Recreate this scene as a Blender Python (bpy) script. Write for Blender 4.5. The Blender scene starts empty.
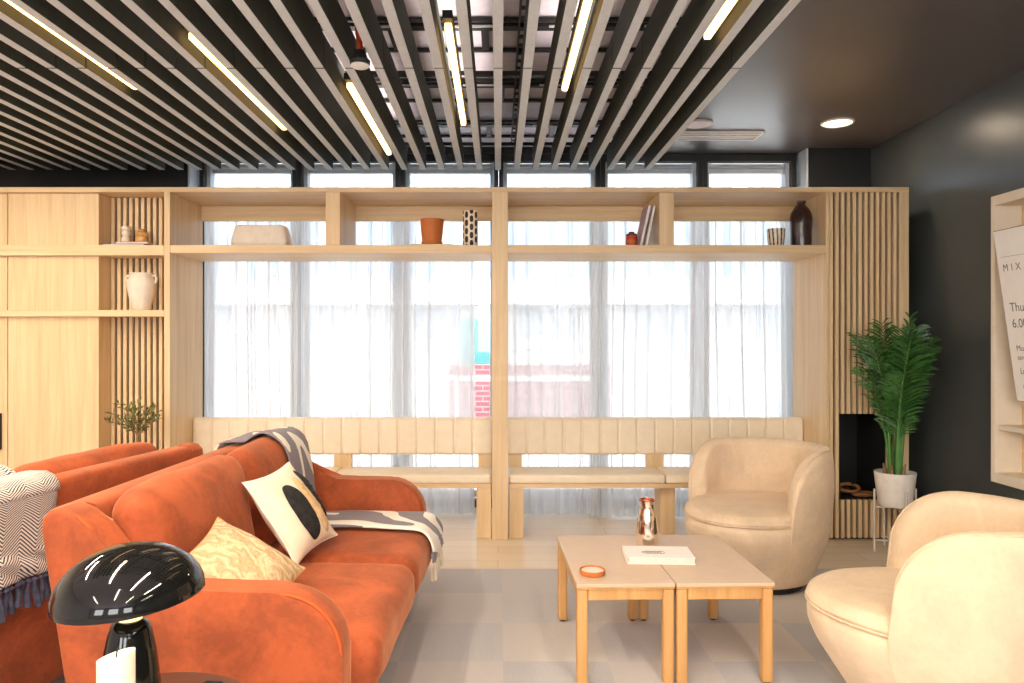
import bpy, bmesh, math, random
from mathutils import Vector, Matrix, Euler
from mathutils.bvhtree import BVHTree
from mathutils import noise as mnoise

random.seed(7)
PI = math.pi
SC = bpy.context.scene
COL = SC.collection
F = 740.0            # focal length in pixels of the 1024-wide frame
EYE = 1.25

# ------------------------------------------------------------------ helpers
class MB:
    """collects shapes into one bmesh"""
    def __init__(s):
        s.bm = bmesh.new()

    def box(s, x0, x1, y0, y1, z0, z1, bev=0.0, seg=2):
        r = bmesh.ops.create_cube(s.bm, size=1.0)
        vs = r['verts']
        for v in vs:
            v.co = Vector((x0 + (v.co.x + .5) * (x1 - x0), y0 + (v.co.y + .5) * (y1 - y0), z0 + (v.co.z + .5) * (z1 - z0)))
        if bev > 0:
            es = list({e for v in vs for e in v.link_edges})
            bmesh.ops.bevel(s.bm, geom=es, offset=bev, segments=seg, profile=.5, affect='EDGES')
        return s

    def grid(s, f, nu, nv, cu=False, cv=False):
        rows = []
        for i in range(nu if cu else nu + 1):
            rows.append([s.bm.verts.new(f(i / nu, j / nv)) for j in range(nv if cv else nv + 1)])
        NU, NV = len(rows), len(rows[0])
        for i in range(nu):
            for j in range(nv):
                a, b = rows[i % NU], rows[(i + 1) % NU]
                try:
                    s.bm.faces.new((a[j % NV], b[j % NV], b[(j + 1) % NV], a[(j + 1) % NV]))
                except ValueError:
                    pass
        return rows

    def face(s, pts):
        return s.bm.faces.new([s.bm.verts.new(p) for p in pts])

    def lathe(s, prof, seg=32, c=(0, 0, 0), cap=True):
        c = Vector(c)
        rows = s.grid(lambda u, v: c + Vector((0, 0, 0)), 1, 1) if False else None
        rings = []
        for (r, z) in prof:
            if r < 1e-5:
                rings.append([s.bm.verts.new(c + Vector((0, 0, z)))])
            else:
                rings.append([s.bm.verts.new(c + Vector((r * math.cos(2 * PI * k / seg), r * math.sin(2 * PI * k / seg), z))) for k in range(seg)])
        for a, b in zip(rings, rings[1:]):
            for k in range(seg):
                q = (k + 1) % seg
                if len(a) == 1 and len(b) == 1:
                    continue
                if len(a) == 1:
                    s.bm.faces.new((a[0], b[q], b[k]))
                elif len(b) == 1:
                    s.bm.faces.new((a[k], a[q], b[0]))
                else:
                    s.bm.faces.new((a[k], a[q], b[q], b[k]))
        if cap:
            if len(rings[0]) > 1: s.bm.faces.new(list(reversed(rings[0])))
            if len(rings[-1]) > 1: s.bm.faces.new(rings[-1])
        return s

    def tube(s, pts, rad, seg=8, cap=True, closed=False):
        pts = [Vector(p) for p in pts]
        n = len(pts)
        rr = rad if isinstance(rad, (list, tuple)) else [rad] * n
        rings = []
        prev = None
        for i, p in enumerate(pts):
            if closed:
                t = (pts[(i + 1) % n] - pts[i - 1]).normalized()
            else:
                t = (pts[min(i + 1, n - 1)] - pts[max(i - 1, 0)]).normalized()
            if prev is None:
                a = t.cross(Vector((0, 0, 1)))
                if a.length < 1e-3: a = t.cross(Vector((1, 0, 0)))
                a.normalize()
            else:
                a = prev - t * prev.dot(t)
                a.normalize()
            prev = a
            b = t.cross(a)
            rings.append([s.bm.verts.new(p + (a * math.cos(2 * PI * k / seg) + b * math.sin(2 * PI * k / seg)) * rr[i]) for k in range(seg)])
        m = n if closed else n - 1
        for i in range(m):
            A, B = rings[i], rings[(i + 1) % n]
            for k in range(seg):
                q = (k + 1) % seg
                s.bm.faces.new((A[k], B[k], B[q], A[q]))
        if cap and not closed:
            s.bm.faces.new(rings[0]); s.bm.faces.new(list(reversed(rings[-1])))
        return s

    def prism(s, prof, y0, y1, bev=0.0, seg=3, axis='y'):
        """prof: (x,z) outline, extruded along y (or given axis)"""
        def P(a, b, t):
            if axis == 'y': return Vector((a, t, b))
            if axis == 'x': return Vector((t, a, b))
            return Vector((a, b, t))
        A = [s.bm.verts.new(P(a, b, y0)) for a, b in prof]
        B = [s.bm.verts.new(P(a, b, y1)) for a, b in prof]
        n = len(prof)
        f1 = s.bm.faces.new(A); f2 = s.bm.faces.new(list(reversed(B)))
        for i in range(n):
            q = (i + 1) % n
            s.bm.faces.new((A[q], A[i], B[i], B[q]))
        if bev > 0:
            es = list(set(f1.edges) | set(f2.edges))
            bmesh.ops.bevel(s.bm, geom=es, offset=bev, segments=seg, profile=.5, affect='EDGES')
        return s

    def soft(s, c, h, r, puff=(0, 0, 0), n=14, wrinkle=0.0, M=None, seed=0.0):
        """soft cushion: rounded box of half sizes h with corner radius r, puffed along each axis"""
        c = Vector(c)
        def mp(q):
            p = [0, 0, 0]; ins = [0, 0, 0]
            for k in range(3):
                p[k] = math.sin(q[k] * PI / 2) * h[k]
                rk = min(r, h[k] * .999)
                lim = h[k] - rk
                ins[k] = max(-lim, min(lim, p[k]))
            d = Vector(p) - Vector(ins)
            if d.length > 1e-9:
                rk = [min(r, h[k] * .999) for k in range(3)]
                w = Vector([d[k] / rk[k] for k in range(3)])
                m = max(abs(w[0]), abs(w[1]), abs(w[2]))
                w = w.normalized() * m
                o = Vector(ins) + Vector([w[k] * rk[k] for k in range(3)])
            else:
                o = Vector(p)
            t = [max(-1, min(1, o[k] / h[k])) for k in range(3)]
            add = Vector((0, 0, 0))
            for k in range(3):
                a, b = [i for i in range(3) if i != k]
                add[k] = puff[k] * t[k] * (1 - t[a] ** 2) * (1 - t[b] ** 2)
            o = o + add
            if wrinkle:
                nz = mnoise.noise(Vector((o.x * 9 + seed, o.y * 9, o.z * 9)))
                nz2 = mnoise.noise(Vector((o.x * 30 + seed, o.y * 7, o.z * 7)))
                e = max(abs(t[0]), abs(t[1]), abs(t[2]))
                o = o + o.normalized() * wrinkle * (nz + .5 * nz2)
            o = (M @ o) if M else o
            return c + o
        vd = {}
        def V(q):
            k = tuple(round(x, 5) for x in q)
            if k not in vd: vd[k] = s.bm.verts.new(mp(q))
            return vd[k]
        for ax in range(3):
            for sg in (-1, 1):
                for i in range(n):
                    for j in range(n):
                        def Q(a, b):
                            q = [0, 0, 0]
                            q[ax] = sg
                            q[(ax + 1) % 3] = -1 + 2 * a / n
                            q[(ax + 2) % 3] = -1 + 2 * b / n
                            return q
                        f = [V(Q(i, j)), V(Q(i + 1, j)), V(Q(i + 1, j + 1)), V(Q(i, j + 1))]
                        if sg < 0: f.reverse()
                        try: s.bm.faces.new(f)
                        except ValueError: pass
        return s

    def warp(s, f):
        for v in s.bm.verts: v.co = f(v.co)
        return s

    def build(s, name, mat, parent=None, smooth=True, angle=38, uv=None):
        bmesh.ops.recalc_face_normals(s.bm, faces=s.bm.faces[:])
        if smooth:
            lim = math.radians(angle)
            for f in s.bm.faces: f.smooth = True
            for e in s.bm.edges:
                if len(e.link_faces) == 2 and e.calc_face_angle(0) > lim: e.smooth = False
        me = bpy.data.meshes.new(name)
        s.bm.to_mesh(me); s.bm.free()
        o = bpy.data.objects.new(name, me)
        COL.objects.link(o)
        if mat: me.materials.append(mat)
        if parent: o.parent = parent
        return o

def tag(o, label=None, cat=None, group=None, kind=None):
    if label: o['label'] = label
    if cat: o['category'] = cat
    if group: o['group'] = group
    if kind: o['kind'] = kind
    return o

def thing(name, label, cat, loc=(0, 0, 0), rz=0.0, group=None):
    o = bpy.data.objects.new(name, None)
    COL.objects.link(o)
    o.location = loc; o.rotation_euler = (0, 0, rz)
    o.empty_display_size = .1
    return tag(o, label, cat, group)

def copy_tree(o, parent=None):
    c = o.copy(); COL.objects.link(c)
    if parent:
        c.parent = parent
    for ch in o.children: copy_tree(ch, c)
    return c

def struct(o):
    o['kind'] = 'structure'; return o

def px(x, y, Y):
    return Vector(((x - 498) * Y / F, Y, EYE - (y - 340) * Y / F))

# ---------------------------------------------------------------- materials
class NT:
    def __init__(s, name):
        s.m = bpy.data.materials.new(name); s.m.use_nodes = True
        s.t = s.m.node_tree; s.n = s.t.nodes; s.l = s.t.links
        s.b = s.n['Principled BSDF']; s.out = s.n['Material Output']
    def node(s, typ, **kw):
        n = s.n.new(typ)
        for k, v in kw.items(): setattr(n, k, v)
        return n
    def link(s, a, b): s.l.new(a, b)
    def val(s, sock, v):
        if hasattr(v, 'is_linked'): s.l.new(v, sock)
        else: sock.default_value = v
    def coord(s, kind='Object', scale=(1, 1, 1), rot=(0, 0, 0), loc=(0, 0, 0)):
        c = s.node('ShaderNodeTexCoord'); m = s.node('ShaderNodeMapping')
        m.inputs['Scale'].default_value = scale; m.inputs['Rotation'].default_value = rot; m.inputs['Location'].default_value = loc
        s.link(c.outputs[kind], m.inputs['Vector']); return m.outputs['Vector']
    def noise(s, vec, scale=5, detail=3, rough=.5, dist=0):
        n = s.node('ShaderNodeTexNoise'); s.link(vec, n.inputs['Vector'])
        n.inputs['Scale'].default_value = scale; n.inputs['Detail'].default_value = detail
        n.inputs['Roughness'].default_value = rough; n.inputs['Distortion'].default_value = dist
        return n.outputs['Fac']
    def math(s, op, a, b=0.0, clamp=False):
        n = s.node('ShaderNodeMath', operation=op); n.use_clamp = clamp
        s.val(n.inputs[0], a); s.val(n.inputs[1], b); return n.outputs[0]
    def ramp(s, fac, stops, interp='LINEAR'):
        n = s.node('ShaderNodeValToRGB'); s.link(fac, n.inputs['Fac'])
        n.color_ramp.interpolation = interp
        e = n.color_ramp.elements
        while len(e) < len(stops): e.new(.5)
        for k, (p, c) in enumerate(stops):
            e[k].position = p; e[k].color = (*c, 1)
        return n.outputs['Color']
    def mix(s, fac, a, b):
        n = s.node('ShaderNodeMix', data_type='RGBA')
        s.val(n.inputs['Factor'], fac)
        for sock, v in ((n.inputs['A'], a), (n.inputs['B'], b)):
            if hasattr(v, 'is_linked'): s.l.new(v, sock)
            else: sock.default_value = (*v, 1)
        return n.outputs['Result']
    def sep(s, vec):
        n = s.node('ShaderNodeSeparateXYZ'); s.link(vec, n.inputs[0]); return n.outputs
    def bump(s, h, strength=.3, dist=.01):
        n = s.node('ShaderNodeBump'); n.inputs['Strength'].default_value = strength; n.inputs['Distance'].default_value = dist
        s.link(h, n.inputs['Height']); s.link(n.outputs['Normal'], s.b.inputs['Normal'])
    def color(s, c):
        if hasattr(c, 'is_linked'): s.link(c, s.b.inputs['Base Color'])
        else: s.b.inputs['Base Color'].default_value = (*c, 1)
    def set(s, **kw):
        for k, v in kw.items(): s.b.inputs[k].default_value = v
        return s

def lin(r, g, b):
    f = lambda c: ((c / 255 + .055) / 1.055) ** 2.4 if c > 10 else c / 255 / 12.92
    return (f(r), f(g), f(b))

def plain(name, c, rough=.5, metal=0, var=.06, bump=0.0, nscale=20, **kw):
    m = NT(name)
    v = m.coord()
    n = m.noise(v, nscale, 3)
    m.color(m.ramp(n, [(.3, tuple(x * (1 - var) for x in c)), (.7, tuple(min(1, x * (1 + var)) for x in c))]))
    m.set(Roughness=rough, Metallic=metal)
    for k, x in kw.items(): m.b.inputs[k].default_value = x
    if bump: m.bump(m.noise(v, nscale * 8, 2), bump, .004)
    return m.m

def wood(name, c1, c2, axis='z', rough=.45, ring=1.0):
    m = NT(name)
    sc = {'z': (14, 14, .7), 'x': (.7, 14, 14), 'y': (14, .7, 14)}[axis]
    v = m.coord('Object', sc)
    n = m.noise(v, 1.6 * ring, 5, .6, .4)
    n2 = m.noise(v, 9 * ring, 3, .6)
    k = m.math('ADD', m.math('MULTIPLY', n, .75), m.math('MULTIPLY', n2, .25))
    m.color(m.ramp(k, [(.32, c1), (.68, c2)]))
    m.set(Roughness=rough)
    m.bump(k, .05, .002)
    return m.m

def velvet(name, c, sheen=.5, dark=.72, tint=None):
    m = NT(name)
    v = m.coord()
    n = m.noise(v, 5, 5, .65, .8)
    n2 = m.noise(v, 60, 2)
    k = m.math('ADD', m.math('MULTIPLY', n, .8), m.math('MULTIPLY', n2, .2))
    m.color(m.ramp(k, [(.40, tuple(x * dark for x in c)), (.60, c)]))
    m.set(Roughness=.85)
    m.b.inputs['Sheen Weight'].default_value = sheen
    m.b.inputs['Sheen Roughness'].default_value = .35
    t = tint or c
    m.b.inputs['Sheen Tint'].default_value = (*t, 1)
    m.bump(m.noise(v, 220, 2), .15, .002)
    return m.m

M = {}
OAK1, OAK2 = lin(207, 176, 132), lin(231, 205, 164)
for ax in 'xyz': M['oak_' + ax] = wood('oak_' + ax, OAK1, OAK2, ax)
M['leg_oak'] = wood('leg_oak', lin(190, 138, 80), lin(212, 165, 105), 'z')
M['slat_oak'] = wood('slat_oak', lin(214, 184, 138), lin(234, 208, 166), 'z')
M['black'] = plain('matt_black', (.012, .012, .013), .6)
M['plenum_black'] = plain('steel_black', (.01, .009, .008), .5)
M['dark_wall'] = plain('dark_paint', (.066, .077, .080), .34, var=.1, nscale=3)
M['soffit'] = plain('dark_satin_paint', (.10, .090, .095), .36, var=.05, nscale=2)
M['panel_grey'] = plain('ceiling_panel_grey', lin(238, 230, 240), .7)
M['paving'] = plain('paving_grey', lin(170, 168, 168), .8)
M['white_paint'] = plain('white_paint', (.78, .77, .75), .5)
M['white_wall'] = plain('white_wall', (.72, .7, .68), .7, nscale=3)
M['slat_felt'] = plain('dark_green_felt', lin(62, 66, 56), .9, var=.1, nscale=30)
M['slat_grey'] = plain('slat_grey', lin(196, 203, 208), .6, var=.05, nscale=30)
M['frame_dark'] = plain('frame_dark', (.013, .014, .015), .35)
M['sash_grey'] = plain('sash_grey', lin(196, 202, 206), .4)  # holds painted daylight on inner frames and reveals; also the plain speaker cover
M['vinyl'] = plain('cream_vinyl', lin(238, 224, 200), .45, var=.03)
M['cream_velvet'] = velvet('cream_velvet', lin(226, 202, 172), .35, .86, lin(255, 240, 220))
M['orange_velvet'] = velvet('orange_velvet', lin(178, 84, 42), .5, .62, lin(255, 186, 140))
M['piping'] = plain('orange_piping', lin(196, 84, 26), .7)
M['ceramic_cream'] = plain('ceramic_cream', lin(226, 214, 198), .45, bump=.05)
M['ceramic_white'] = plain('ceramic_white', lin(236, 230, 222), .4)
M['terracotta'] = plain('terracotta', lin(196, 112, 52), .6, bump=.1)
M['soil'] = plain('soil', (.05, .03, .018), .95, var=.4, bump=.5, nscale=40)
M['black_gloss'] = plain('black_gloss', (.006, .006, .006), .06, var=0)
M['dark_glass'] = plain('dark_glass', (.035, .018, .018), .12, var=.2)
M['chrome_white'] = plain('white_metal', lin(225, 220, 212), .35, .2)
M['copper'] = plain('polished_rose_gold', (.97, .86, .76), .08, 1, var=.01)
M['copper_rim'] = plain('copper_rim', lin(210, 110, 70), .2, 1, var=.01)
M['paper'] = plain('paper_white', lin(240, 236, 232), .6, var=.02)
M['pages'] = plain('paper_pages', lin(226, 218, 210), .8, var=.06, nscale=60)
M['print_grey'] = plain('print_grey', lin(110, 105, 105), .7)
M['red_cover'] = plain('red_cover', lin(206, 80, 62), .55)
M['lilac_cover'] = plain('lilac_cover', lin(170, 150, 172), .55)
M['tan_ceramic'] = plain('tan_ceramic', lin(206, 160, 100), .5, var=.15)
M['red_label'] = plain('red_label', lin(200, 66, 34), .4, var=.2, nscale=40)
M['brown_dark'] = plain('walnut_stain', lin(92, 52, 36), .35, var=.2)
M['ring_wood'] = wood('ring_wood', lin(120, 78, 44), lin(176, 124, 76), 'x')
M['green_leaf'] = plain('palm_green', (.04, .13, .026), .42, var=.4, nscale=14)
M['green_stem'] = plain('palm_stem', (.10, .26, .06), .45, var=.2, nscale=14)
M['olive_leaf'] = plain('olive_leaf', lin(110, 112, 62), .55, var=.35, nscale=14)
M['bark'] = plain('bark', lin(150, 120, 84), .8, var=.2)
M['rubber'] = plain('rubber_black', (.01, .01, .01), .7)
M['orange_pipe'] = plain('orange_pipe', lin(190, 70, 30), .45)
M['brick_red'] = plain('brick_red', lin(150, 62, 62), .8, var=.2)
M['teal_glass'] = plain('teal_glass', lin(62, 108, 108), .2)
M['facade_white'] = plain('facade_white', (.38, .385, .39), .8, var=.02)
M['facade_blue'] = plain('facade_blue', lin(118, 142, 168), .5, var=.05)
M['facade_grey'] = plain('facade_grey', lin(140, 148, 158), .5, var=.05)
M['beige_box'] = plain('beige_box', lin(226, 214, 194), .6, var=.03)

def emis(name, c, s):
    m = NT(name); m.color(c)
    m.b.inputs['Emission Color'].default_value = (*c, 1); m.b.inputs['Emission Strength'].default_value = s
    return m.m
M['led'] = emis('led_diffuser', (1, .56, .20), 6)
M['lamp_on'] = emis('downlight_lens', (1, .84, .62), 8)
M['glow'] = emis('lamp_glow', (1, .68, .28), 2.2)

# herringbone throw: UV u across the width, v along the length
def herringbone():
    m = NT('herringbone_wool')
    c = m.node('ShaderNodeTexCoord'); x, y, z = m.sep(c.outputs['UV'])
    t = m.math('PINGPONG', m.math('MULTIPLY', x, 4.6), .5)
    p = m.math('FRACT', m.math('ADD', m.math('MULTIPLY', y, 78.0), m.math('MULTIPLY', t, 9.5)))
    s = m.math('GREATER_THAN', p, .56)
    m.color(m.mix(s, lin(236, 226, 214), lin(44, 46, 66)))
    m.set(Roughness=.95); m.b.inputs['Sheen Weight'].default_value = .2
    m.bump(p, .3, .003)
    return m.m
M['herring'] = herringbone()
M['tassel_navy'] = plain('tassel_navy', lin(62, 62, 82), .95, var=.4, bump=.4, nscale=60)

def blanket():
    m = NT('grey_white_blanket')
    c = m.node('ShaderNodeTexCoord')
    x, y, z = m.sep(c.outputs['UV'])
    mp = m.node('ShaderNodeMapping'); m.link(c.outputs['UV'], mp.inputs['Vector'])
    mp.inputs['Scale'].default_value = (.8, 2.2, 1); mp.inputs['Location'].default_value = (.35, .1, 0)
    n = m.noise(mp.outputs['Vector'], 1.15, 1, .4, .3)
    w = m.math('PINGPONG', m.math('MULTIPLY', n, 6.0), .5)
    s = m.math('GREATER_THAN', w, .32)
    weave = m.noise(c.outputs['UV'], 260, 1)
    m.color(m.mix(s, lin(126, 116, 124), lin(240, 232, 220)))
    m.set(Roughness=.95); m.b.inputs['Sheen Weight'].default_value = .15
    m.bump(weave, .2, .003)
    return m.m
M['blanket'] = blanket()
M['tassel_cream'] = plain('tassel_cream', lin(214, 200, 180), .95, var=.2)

def boucle():
    m = NT('beige_boucle')
    v = m.coord()
    w = m.node('ShaderNodeTexWave', wave_type='RINGS'); m.link(v, w.inputs['Vector'])
    w.inputs['Scale'].default_value = 9; w.inputs['Distortion'].default_value = 9; w.inputs['Detail'].default_value = 3; w.inputs['Detail Scale'].default_value = 2
    n = m.noise(v, 90, 3)
    k = m.math('ADD', m.math('MULTIPLY', w.outputs['Fac'], .5), m.math('MULTIPLY', n, .5))
    m.color(m.ramp(k, [(.25, lin(196, 162, 122)), (.7, lin(220, 190, 150))]))
    m.set(Roughness=.95); m.bump(k, .7, .012)
    return m.m
M['boucle'] = boucle()
M['pillow_white'] = plain('pillow_linen', lin(240, 226, 202), .9, var=.04, bump=.15, nscale=30)
M['tuft_black'] = plain('tuft_black', lin(40, 38, 38), 1, var=.5, bump=1.0, nscale=34)
M['tuft_tan'] = plain('tuft_tan', lin(216, 180, 134), 1, var=.2, bump=1.0, nscale=34)

def spotted():
    m = NT('black_dashes_on_cream')
    c = m.node('ShaderNodeTexCoord'); x, y, z = m.sep(c.outputs['Object'])
    a = m.math('MULTIPLY', m.math('ADD', m.math('ARCTAN2', y, x), PI), 9 / (2 * PI))
    col = m.math('FLOOR', a)
    fa = m.math('ABSOLUTE', m.math('SUBTRACT', m.math('FRACT', a), .5))
    zz = m.math('ADD', m.math('MULTIPLY', z, 19.0), m.math('MULTIPLY', m.math('MODULO', col, 2.0), .5))
    fz = m.math('ABSOLUTE', m.math('SUBTRACT', m.math('FRACT', zz), .5))
    r = m.math('ADD', m.math('POWER', m.math('DIVIDE', fa, .34), 2.5), m.math('POWER', m.math('DIVIDE', fz, .40), 2.5))
    m.color(m.mix(m.math('LESS_THAN', r, 1.0), lin(236, 222, 200), (.012, .011, .011)))
    m.set(Roughness=.4)
    return m.m
M['spotted'] = spotted()

def striped_glass():
    m = NT('striped_cup')
    c = m.node('ShaderNodeTexCoord'); x, y, z = m.sep(c.outputs['Object'])
    a = m.math('ADD', m.math('MULTIPLY', m.math('ARCTAN2', y, x), 13 / (2 * PI)), m.math('MULTIPLY', z, 2.0))
    fa = m.math('ABSOLUTE', m.math('SUBTRACT', m.math('FRACT', a), .5))
    nz = m.math('MULTIPLY', m.noise(c.outputs['Object'], 60, 2), .36)
    lim = m.math('ADD', .02, nz)
    m.color(m.mix(m.math('LESS_THAN', fa, lim), lin(236, 222, 196), lin(60, 44, 28)))
    m.set(Roughness=.25)
    return m.m
M['striped'] = striped_glass()

def glass():
    m = NT('window_glass')
    tr = m.node('ShaderNodeBsdfTransparent'); tr.inputs[0].default_value = (.96, .98, .985, 1)
    gl = m.node('ShaderNodeBsdfGlossy'); gl.inputs['Roughness'].default_value = .02
    fr = m.node('ShaderNodeFresnel'); fr.inputs['IOR'].default_value = 1.45
    mx = m.node('ShaderNodeMixShader'); m.link(fr.outputs[0], mx.inputs[0]); m.link(tr.outputs[0], mx.inputs[1]); m.link(gl.outputs[0], mx.inputs[2])
    m.link(mx.outputs[0], m.out.inputs['Surface'])
    return m.m
M['glass'] = glass()

def sheer():
    m = NT('sheer_voile')
    g = m.node('ShaderNodeNewGeometry')
    d = m.node('ShaderNodeVectorMath', operation='DOT_PRODUCT'); m.link(g.outputs['Normal'], d.inputs[0]); m.link(g.outputs['Incoming'], d.inputs[1])
    c = m.math('MAXIMUM', m.math('ABSOLUTE', d.outputs['Value']), .12)
    T = m.math('POWER', .27, m.math('DIVIDE', 1.0, c))
    tr = m.node('ShaderNodeBsdfTransparent')
    df = m.node('ShaderNodeBsdfDiffuse'); df.inputs[0].default_value = (.86, .86, .86, 1)
    tl = m.node('ShaderNodeBsdfTranslucent'); tl.inputs[0].default_value = (.86, .87, .88, 1)
    a = m.node('ShaderNodeMixShader'); a.inputs[0].default_value = .55; m.link(df.outputs[0], a.inputs[1]); m.link(tl.outputs[0], a.inputs[2])
    mx = m.node('ShaderNodeMixShader'); m.link(T, mx.inputs[0]); m.link(a.outputs[0], mx.inputs[1]); m.link(tr.outputs[0], mx.inputs[2])
    m.link(mx.outputs[0], m.out.inputs['Surface'])
    return m.m
M['sheer'] = sheer()

def carpet():
    m = NT('carpet_tiles')
    c = m.node('ShaderNodeTexCoord'); x, y, z = m.sep(c.outputs['Object'])
    tx = m.math('DIVIDE', m.math('SUBTRACT', x, .02), .405); ty = m.math('DIVIDE', m.math('SUBTRACT', y, 3.254), .388)
    cb = m.node('ShaderNodeCombineXYZ'); m.link(m.math('FLOOR', tx), cb.inputs[0]); m.link(m.math('FLOOR', ty), cb.inputs[1])
    wn = m.node('ShaderNodeTexWhiteNoise', noise_dimensions='2D'); m.link(cb.outputs[0], wn.inputs['Vector'])
    par = m.math('MODULO', m.math('ABSOLUTE', m.math('ADD', m.math('FLOOR', tx), m.math('FLOOR', ty))), 2.0)
    fx = m.math('MULTIPLY', m.math('FRACT', tx), 46.0); fy = m.math('MULTIPLY', m.math('FRACT', ty), 46.0)
    lx = m.math('PINGPONG', fx, .5); ly = m.math('PINGPONG', fy, .5)
    nmix = m.node('ShaderNodeMix', data_type='FLOAT'); m.link(par, nmix.inputs['Factor']); m.link(lx, nmix.inputs['A']); m.link(ly, nmix.inputs['B'])
    rib = nmix.outputs['Result']
    base = m.ramp(m.math('ADD', m.math('MULTIPLY', wn.outputs['Value'], .55), m.math('MULTIPLY', par, .45)),
                  [(0.0, lin(186, 185, 188)), (.5, lin(196, 192, 192)), (1.0, lin(206, 198, 190))])
    sp = m.noise(c.outputs['Object'], 240, 3, .7)
    k = m.math('ADD', .70, m.math('ADD', m.math('MULTIPLY', sp, .4), m.math('MULTIPLY', rib, .22)))
    mm = m.node('ShaderNodeVectorMath', operation='SCALE'); m.link(base, mm.inputs[0]); m.link(k, mm.inputs['Scale'])
    m.link(mm.outputs[0], m.b.inputs['Base Color'])
    m.set(Roughness=.95); m.bump(m.math('ADD', sp, rib), .4, .004)
    return m.m
M['carpet'] = carpet()

def floorboards():
    m = NT('pale_oak_floor')
    v = m.coord('Object', (1, 1, 1))
    b = m.node('ShaderNodeTexBrick'); m.link(v, b.inputs['Vector'])
    b.inputs['Color1'].default_value = (*lin(238, 224, 202), 1); b.inputs['Color2'].default_value = (*lin(228, 210, 184), 1)
    b.inputs['Mortar'].default_value = (*lin(170, 145, 112), 1); b.inputs['Scale'].default_value = 1
    b.inputs['Mortar Size'].default_value = .0015; b.inputs['Brick Width'].default_value = 1.4; b.inputs['Row Height'].default_value = .14
    n = m.noise(m.coord('Object', (1.2, 18, 1)), 2, 4)
    m.color(m.mix(m.math('MULTIPLY', n, .35), b.outputs['Color'], lin(214, 190, 158)))
    m.set(Roughness=.33)
    return m.m
M['floor'] = floorboards()

def brick_face():
    m = NT('red_brickwork')
    v = m.coord('Object', (1, 1, 1), rot=(PI / 2, 0, 0))
    b = m.node('ShaderNodeTexBrick'); m.link(v, b.inputs['Vector'])
    b.inputs['Color1'].default_value = (*lin(112, 56, 62), 1); b.inputs['Color2'].default_value = (*lin(100, 50, 56), 1)
    b.inputs['Mortar'].default_value = (*lin(124, 92, 92), 1); b.inputs['Scale'].default_value = 1
    b.inputs['Mortar Size'].default_value = .012; b.inputs['Brick Width'].default_value = .23; b.inputs['Row Height'].default_value = .08
    m.color(b.outputs['Color']); m.set(Roughness=.85)
    return m.m
M['brickwork'] = brick_face()

# ================================================================= SETTING
Y0, YB = 4.625, 5.14
XW = 2.70            # right wall
ZC = 2.64            # plain ceiling height
fl = MB().box(-4.2, XW, -4.2, 5.75, -.12, 0).build('floor', M['floor'], smooth=False); struct(fl)
cp = MB().box(-4.18, 2.07, -4.18, 4.03, .0005, .005).build('floor_carpet', M['carpet'], smooth=False); struct(cp)
ce = MB().box(-4.2, 1.09, -4.2, 5.5, 2.69, 2.86).build('ceiling', M['panel_grey'], smooth=False); struct(ce)
so = MB().box(1.09, XW, -4.2, 5.56, ZC, 2.86).build('ceiling_soffit', M['soffit'], smooth=False); struct(so)
w = MB().box(XW, XW + .12, -4.2, 5.75, -.12, 2.86).build('wall_right', M['dark_wall'], smooth=False); struct(w)
w = MB().box(-4.32, -4.2, -4.2, 5.75, -.12, 2.86).build('wall_left', M['white_wall'], smooth=False); struct(w)
w = MB().box(-4.2, -2.245, 5.36, 5.75, 0, 2.86).build('wall_back_left', M['frame_dark'], smooth=False); struct(w)
w = MB().box(2.245, XW, 5.36, 5.75, 0, 2.86).build('wall_back_right', M['frame_dark'], smooth=False); struct(w)
w = MB().box(-2.245, 2.245, 5.505, 5.75, ZC, 2.86).build('wall_back_head', M['frame_dark'], smooth=False); struct(w)
for k, (a, b) in enumerate(((-2.2445, -2.232), (2.232, 2.2445))):
    struct(MB().box(a, b, 5.355, 5.50, 0, ZC - .002).build('trim_%d' % (k + 1), M['sash_grey'], smooth=False))  # added pale boards; daylight on the dark reveals is put into their colour

g = MB()
for a in ((-4.2, XW, 0, 1.0), (-4.2, XW, 2.3, 2.86)): g.box(a[0], a[1], -4.32, -4.2, a[2], a[3])
for a in ((-4.2, -3.2), (-1.9, -1.1), (.2, 1.0), (2.3, XW)): g.box(a[0], a[1], -4.32, -4.2, 1.0, 2.3)
struct(g.build('wall_front', M['white_wall'], smooth=False))  # unseen wall added behind the camera; its openings limit the fill light
edges = [-2.23, -1.50, -.73, .005, .765, 1.53, 2.23]
for k in range(6):
    a, b = edges[k] + .001, edges[k + 1] - .001
    w = .034
    g = MB()
    g.box(a, a + w, 5.52, 5.60, 0, ZC - .002); g.box(b - w, b, 5.52, 5.60, 0, ZC - .002)
    g.box(a + w, b - w, 5.52, 5.60, 2.585, ZC - .002); g.box(a + w, b - w, 5.52, 5.60, 0, .06)
    root = g.build('window_%d' % (k + 1), M['frame_dark'], smooth=False); struct(root)
    s = MB()
    a2, b2 = a + w + .001, b - w - .001
    s.box(a2, a2 + .028, 5.575, 5.69, .062, 2.583); s.box(b2 - .028, b2, 5.575, 5.69, .062, 2.583)
    s.box(a2 + .028, b2 - .028, 5.60, 5.69, 2.555, 2.583); s.box(a2 + .028, b2 - .028, 5.62, 5.69, 2.517, 2.548)  # top bars stand in for the pale beam outside the glass
    s.box(a2 + .028, b2 - .028, 5.60, 5.69, .062, .11)
    s.build('sash', M['sash_grey'], root, smooth=False)  # added inner frame; its pale colour carries grazing daylight on the mullion sides
    MB().box(a2 + .028, b2 - .028, 5.645, 5.655, .11, 2.517).build('pane', M['glass'], root, smooth=False)

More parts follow.
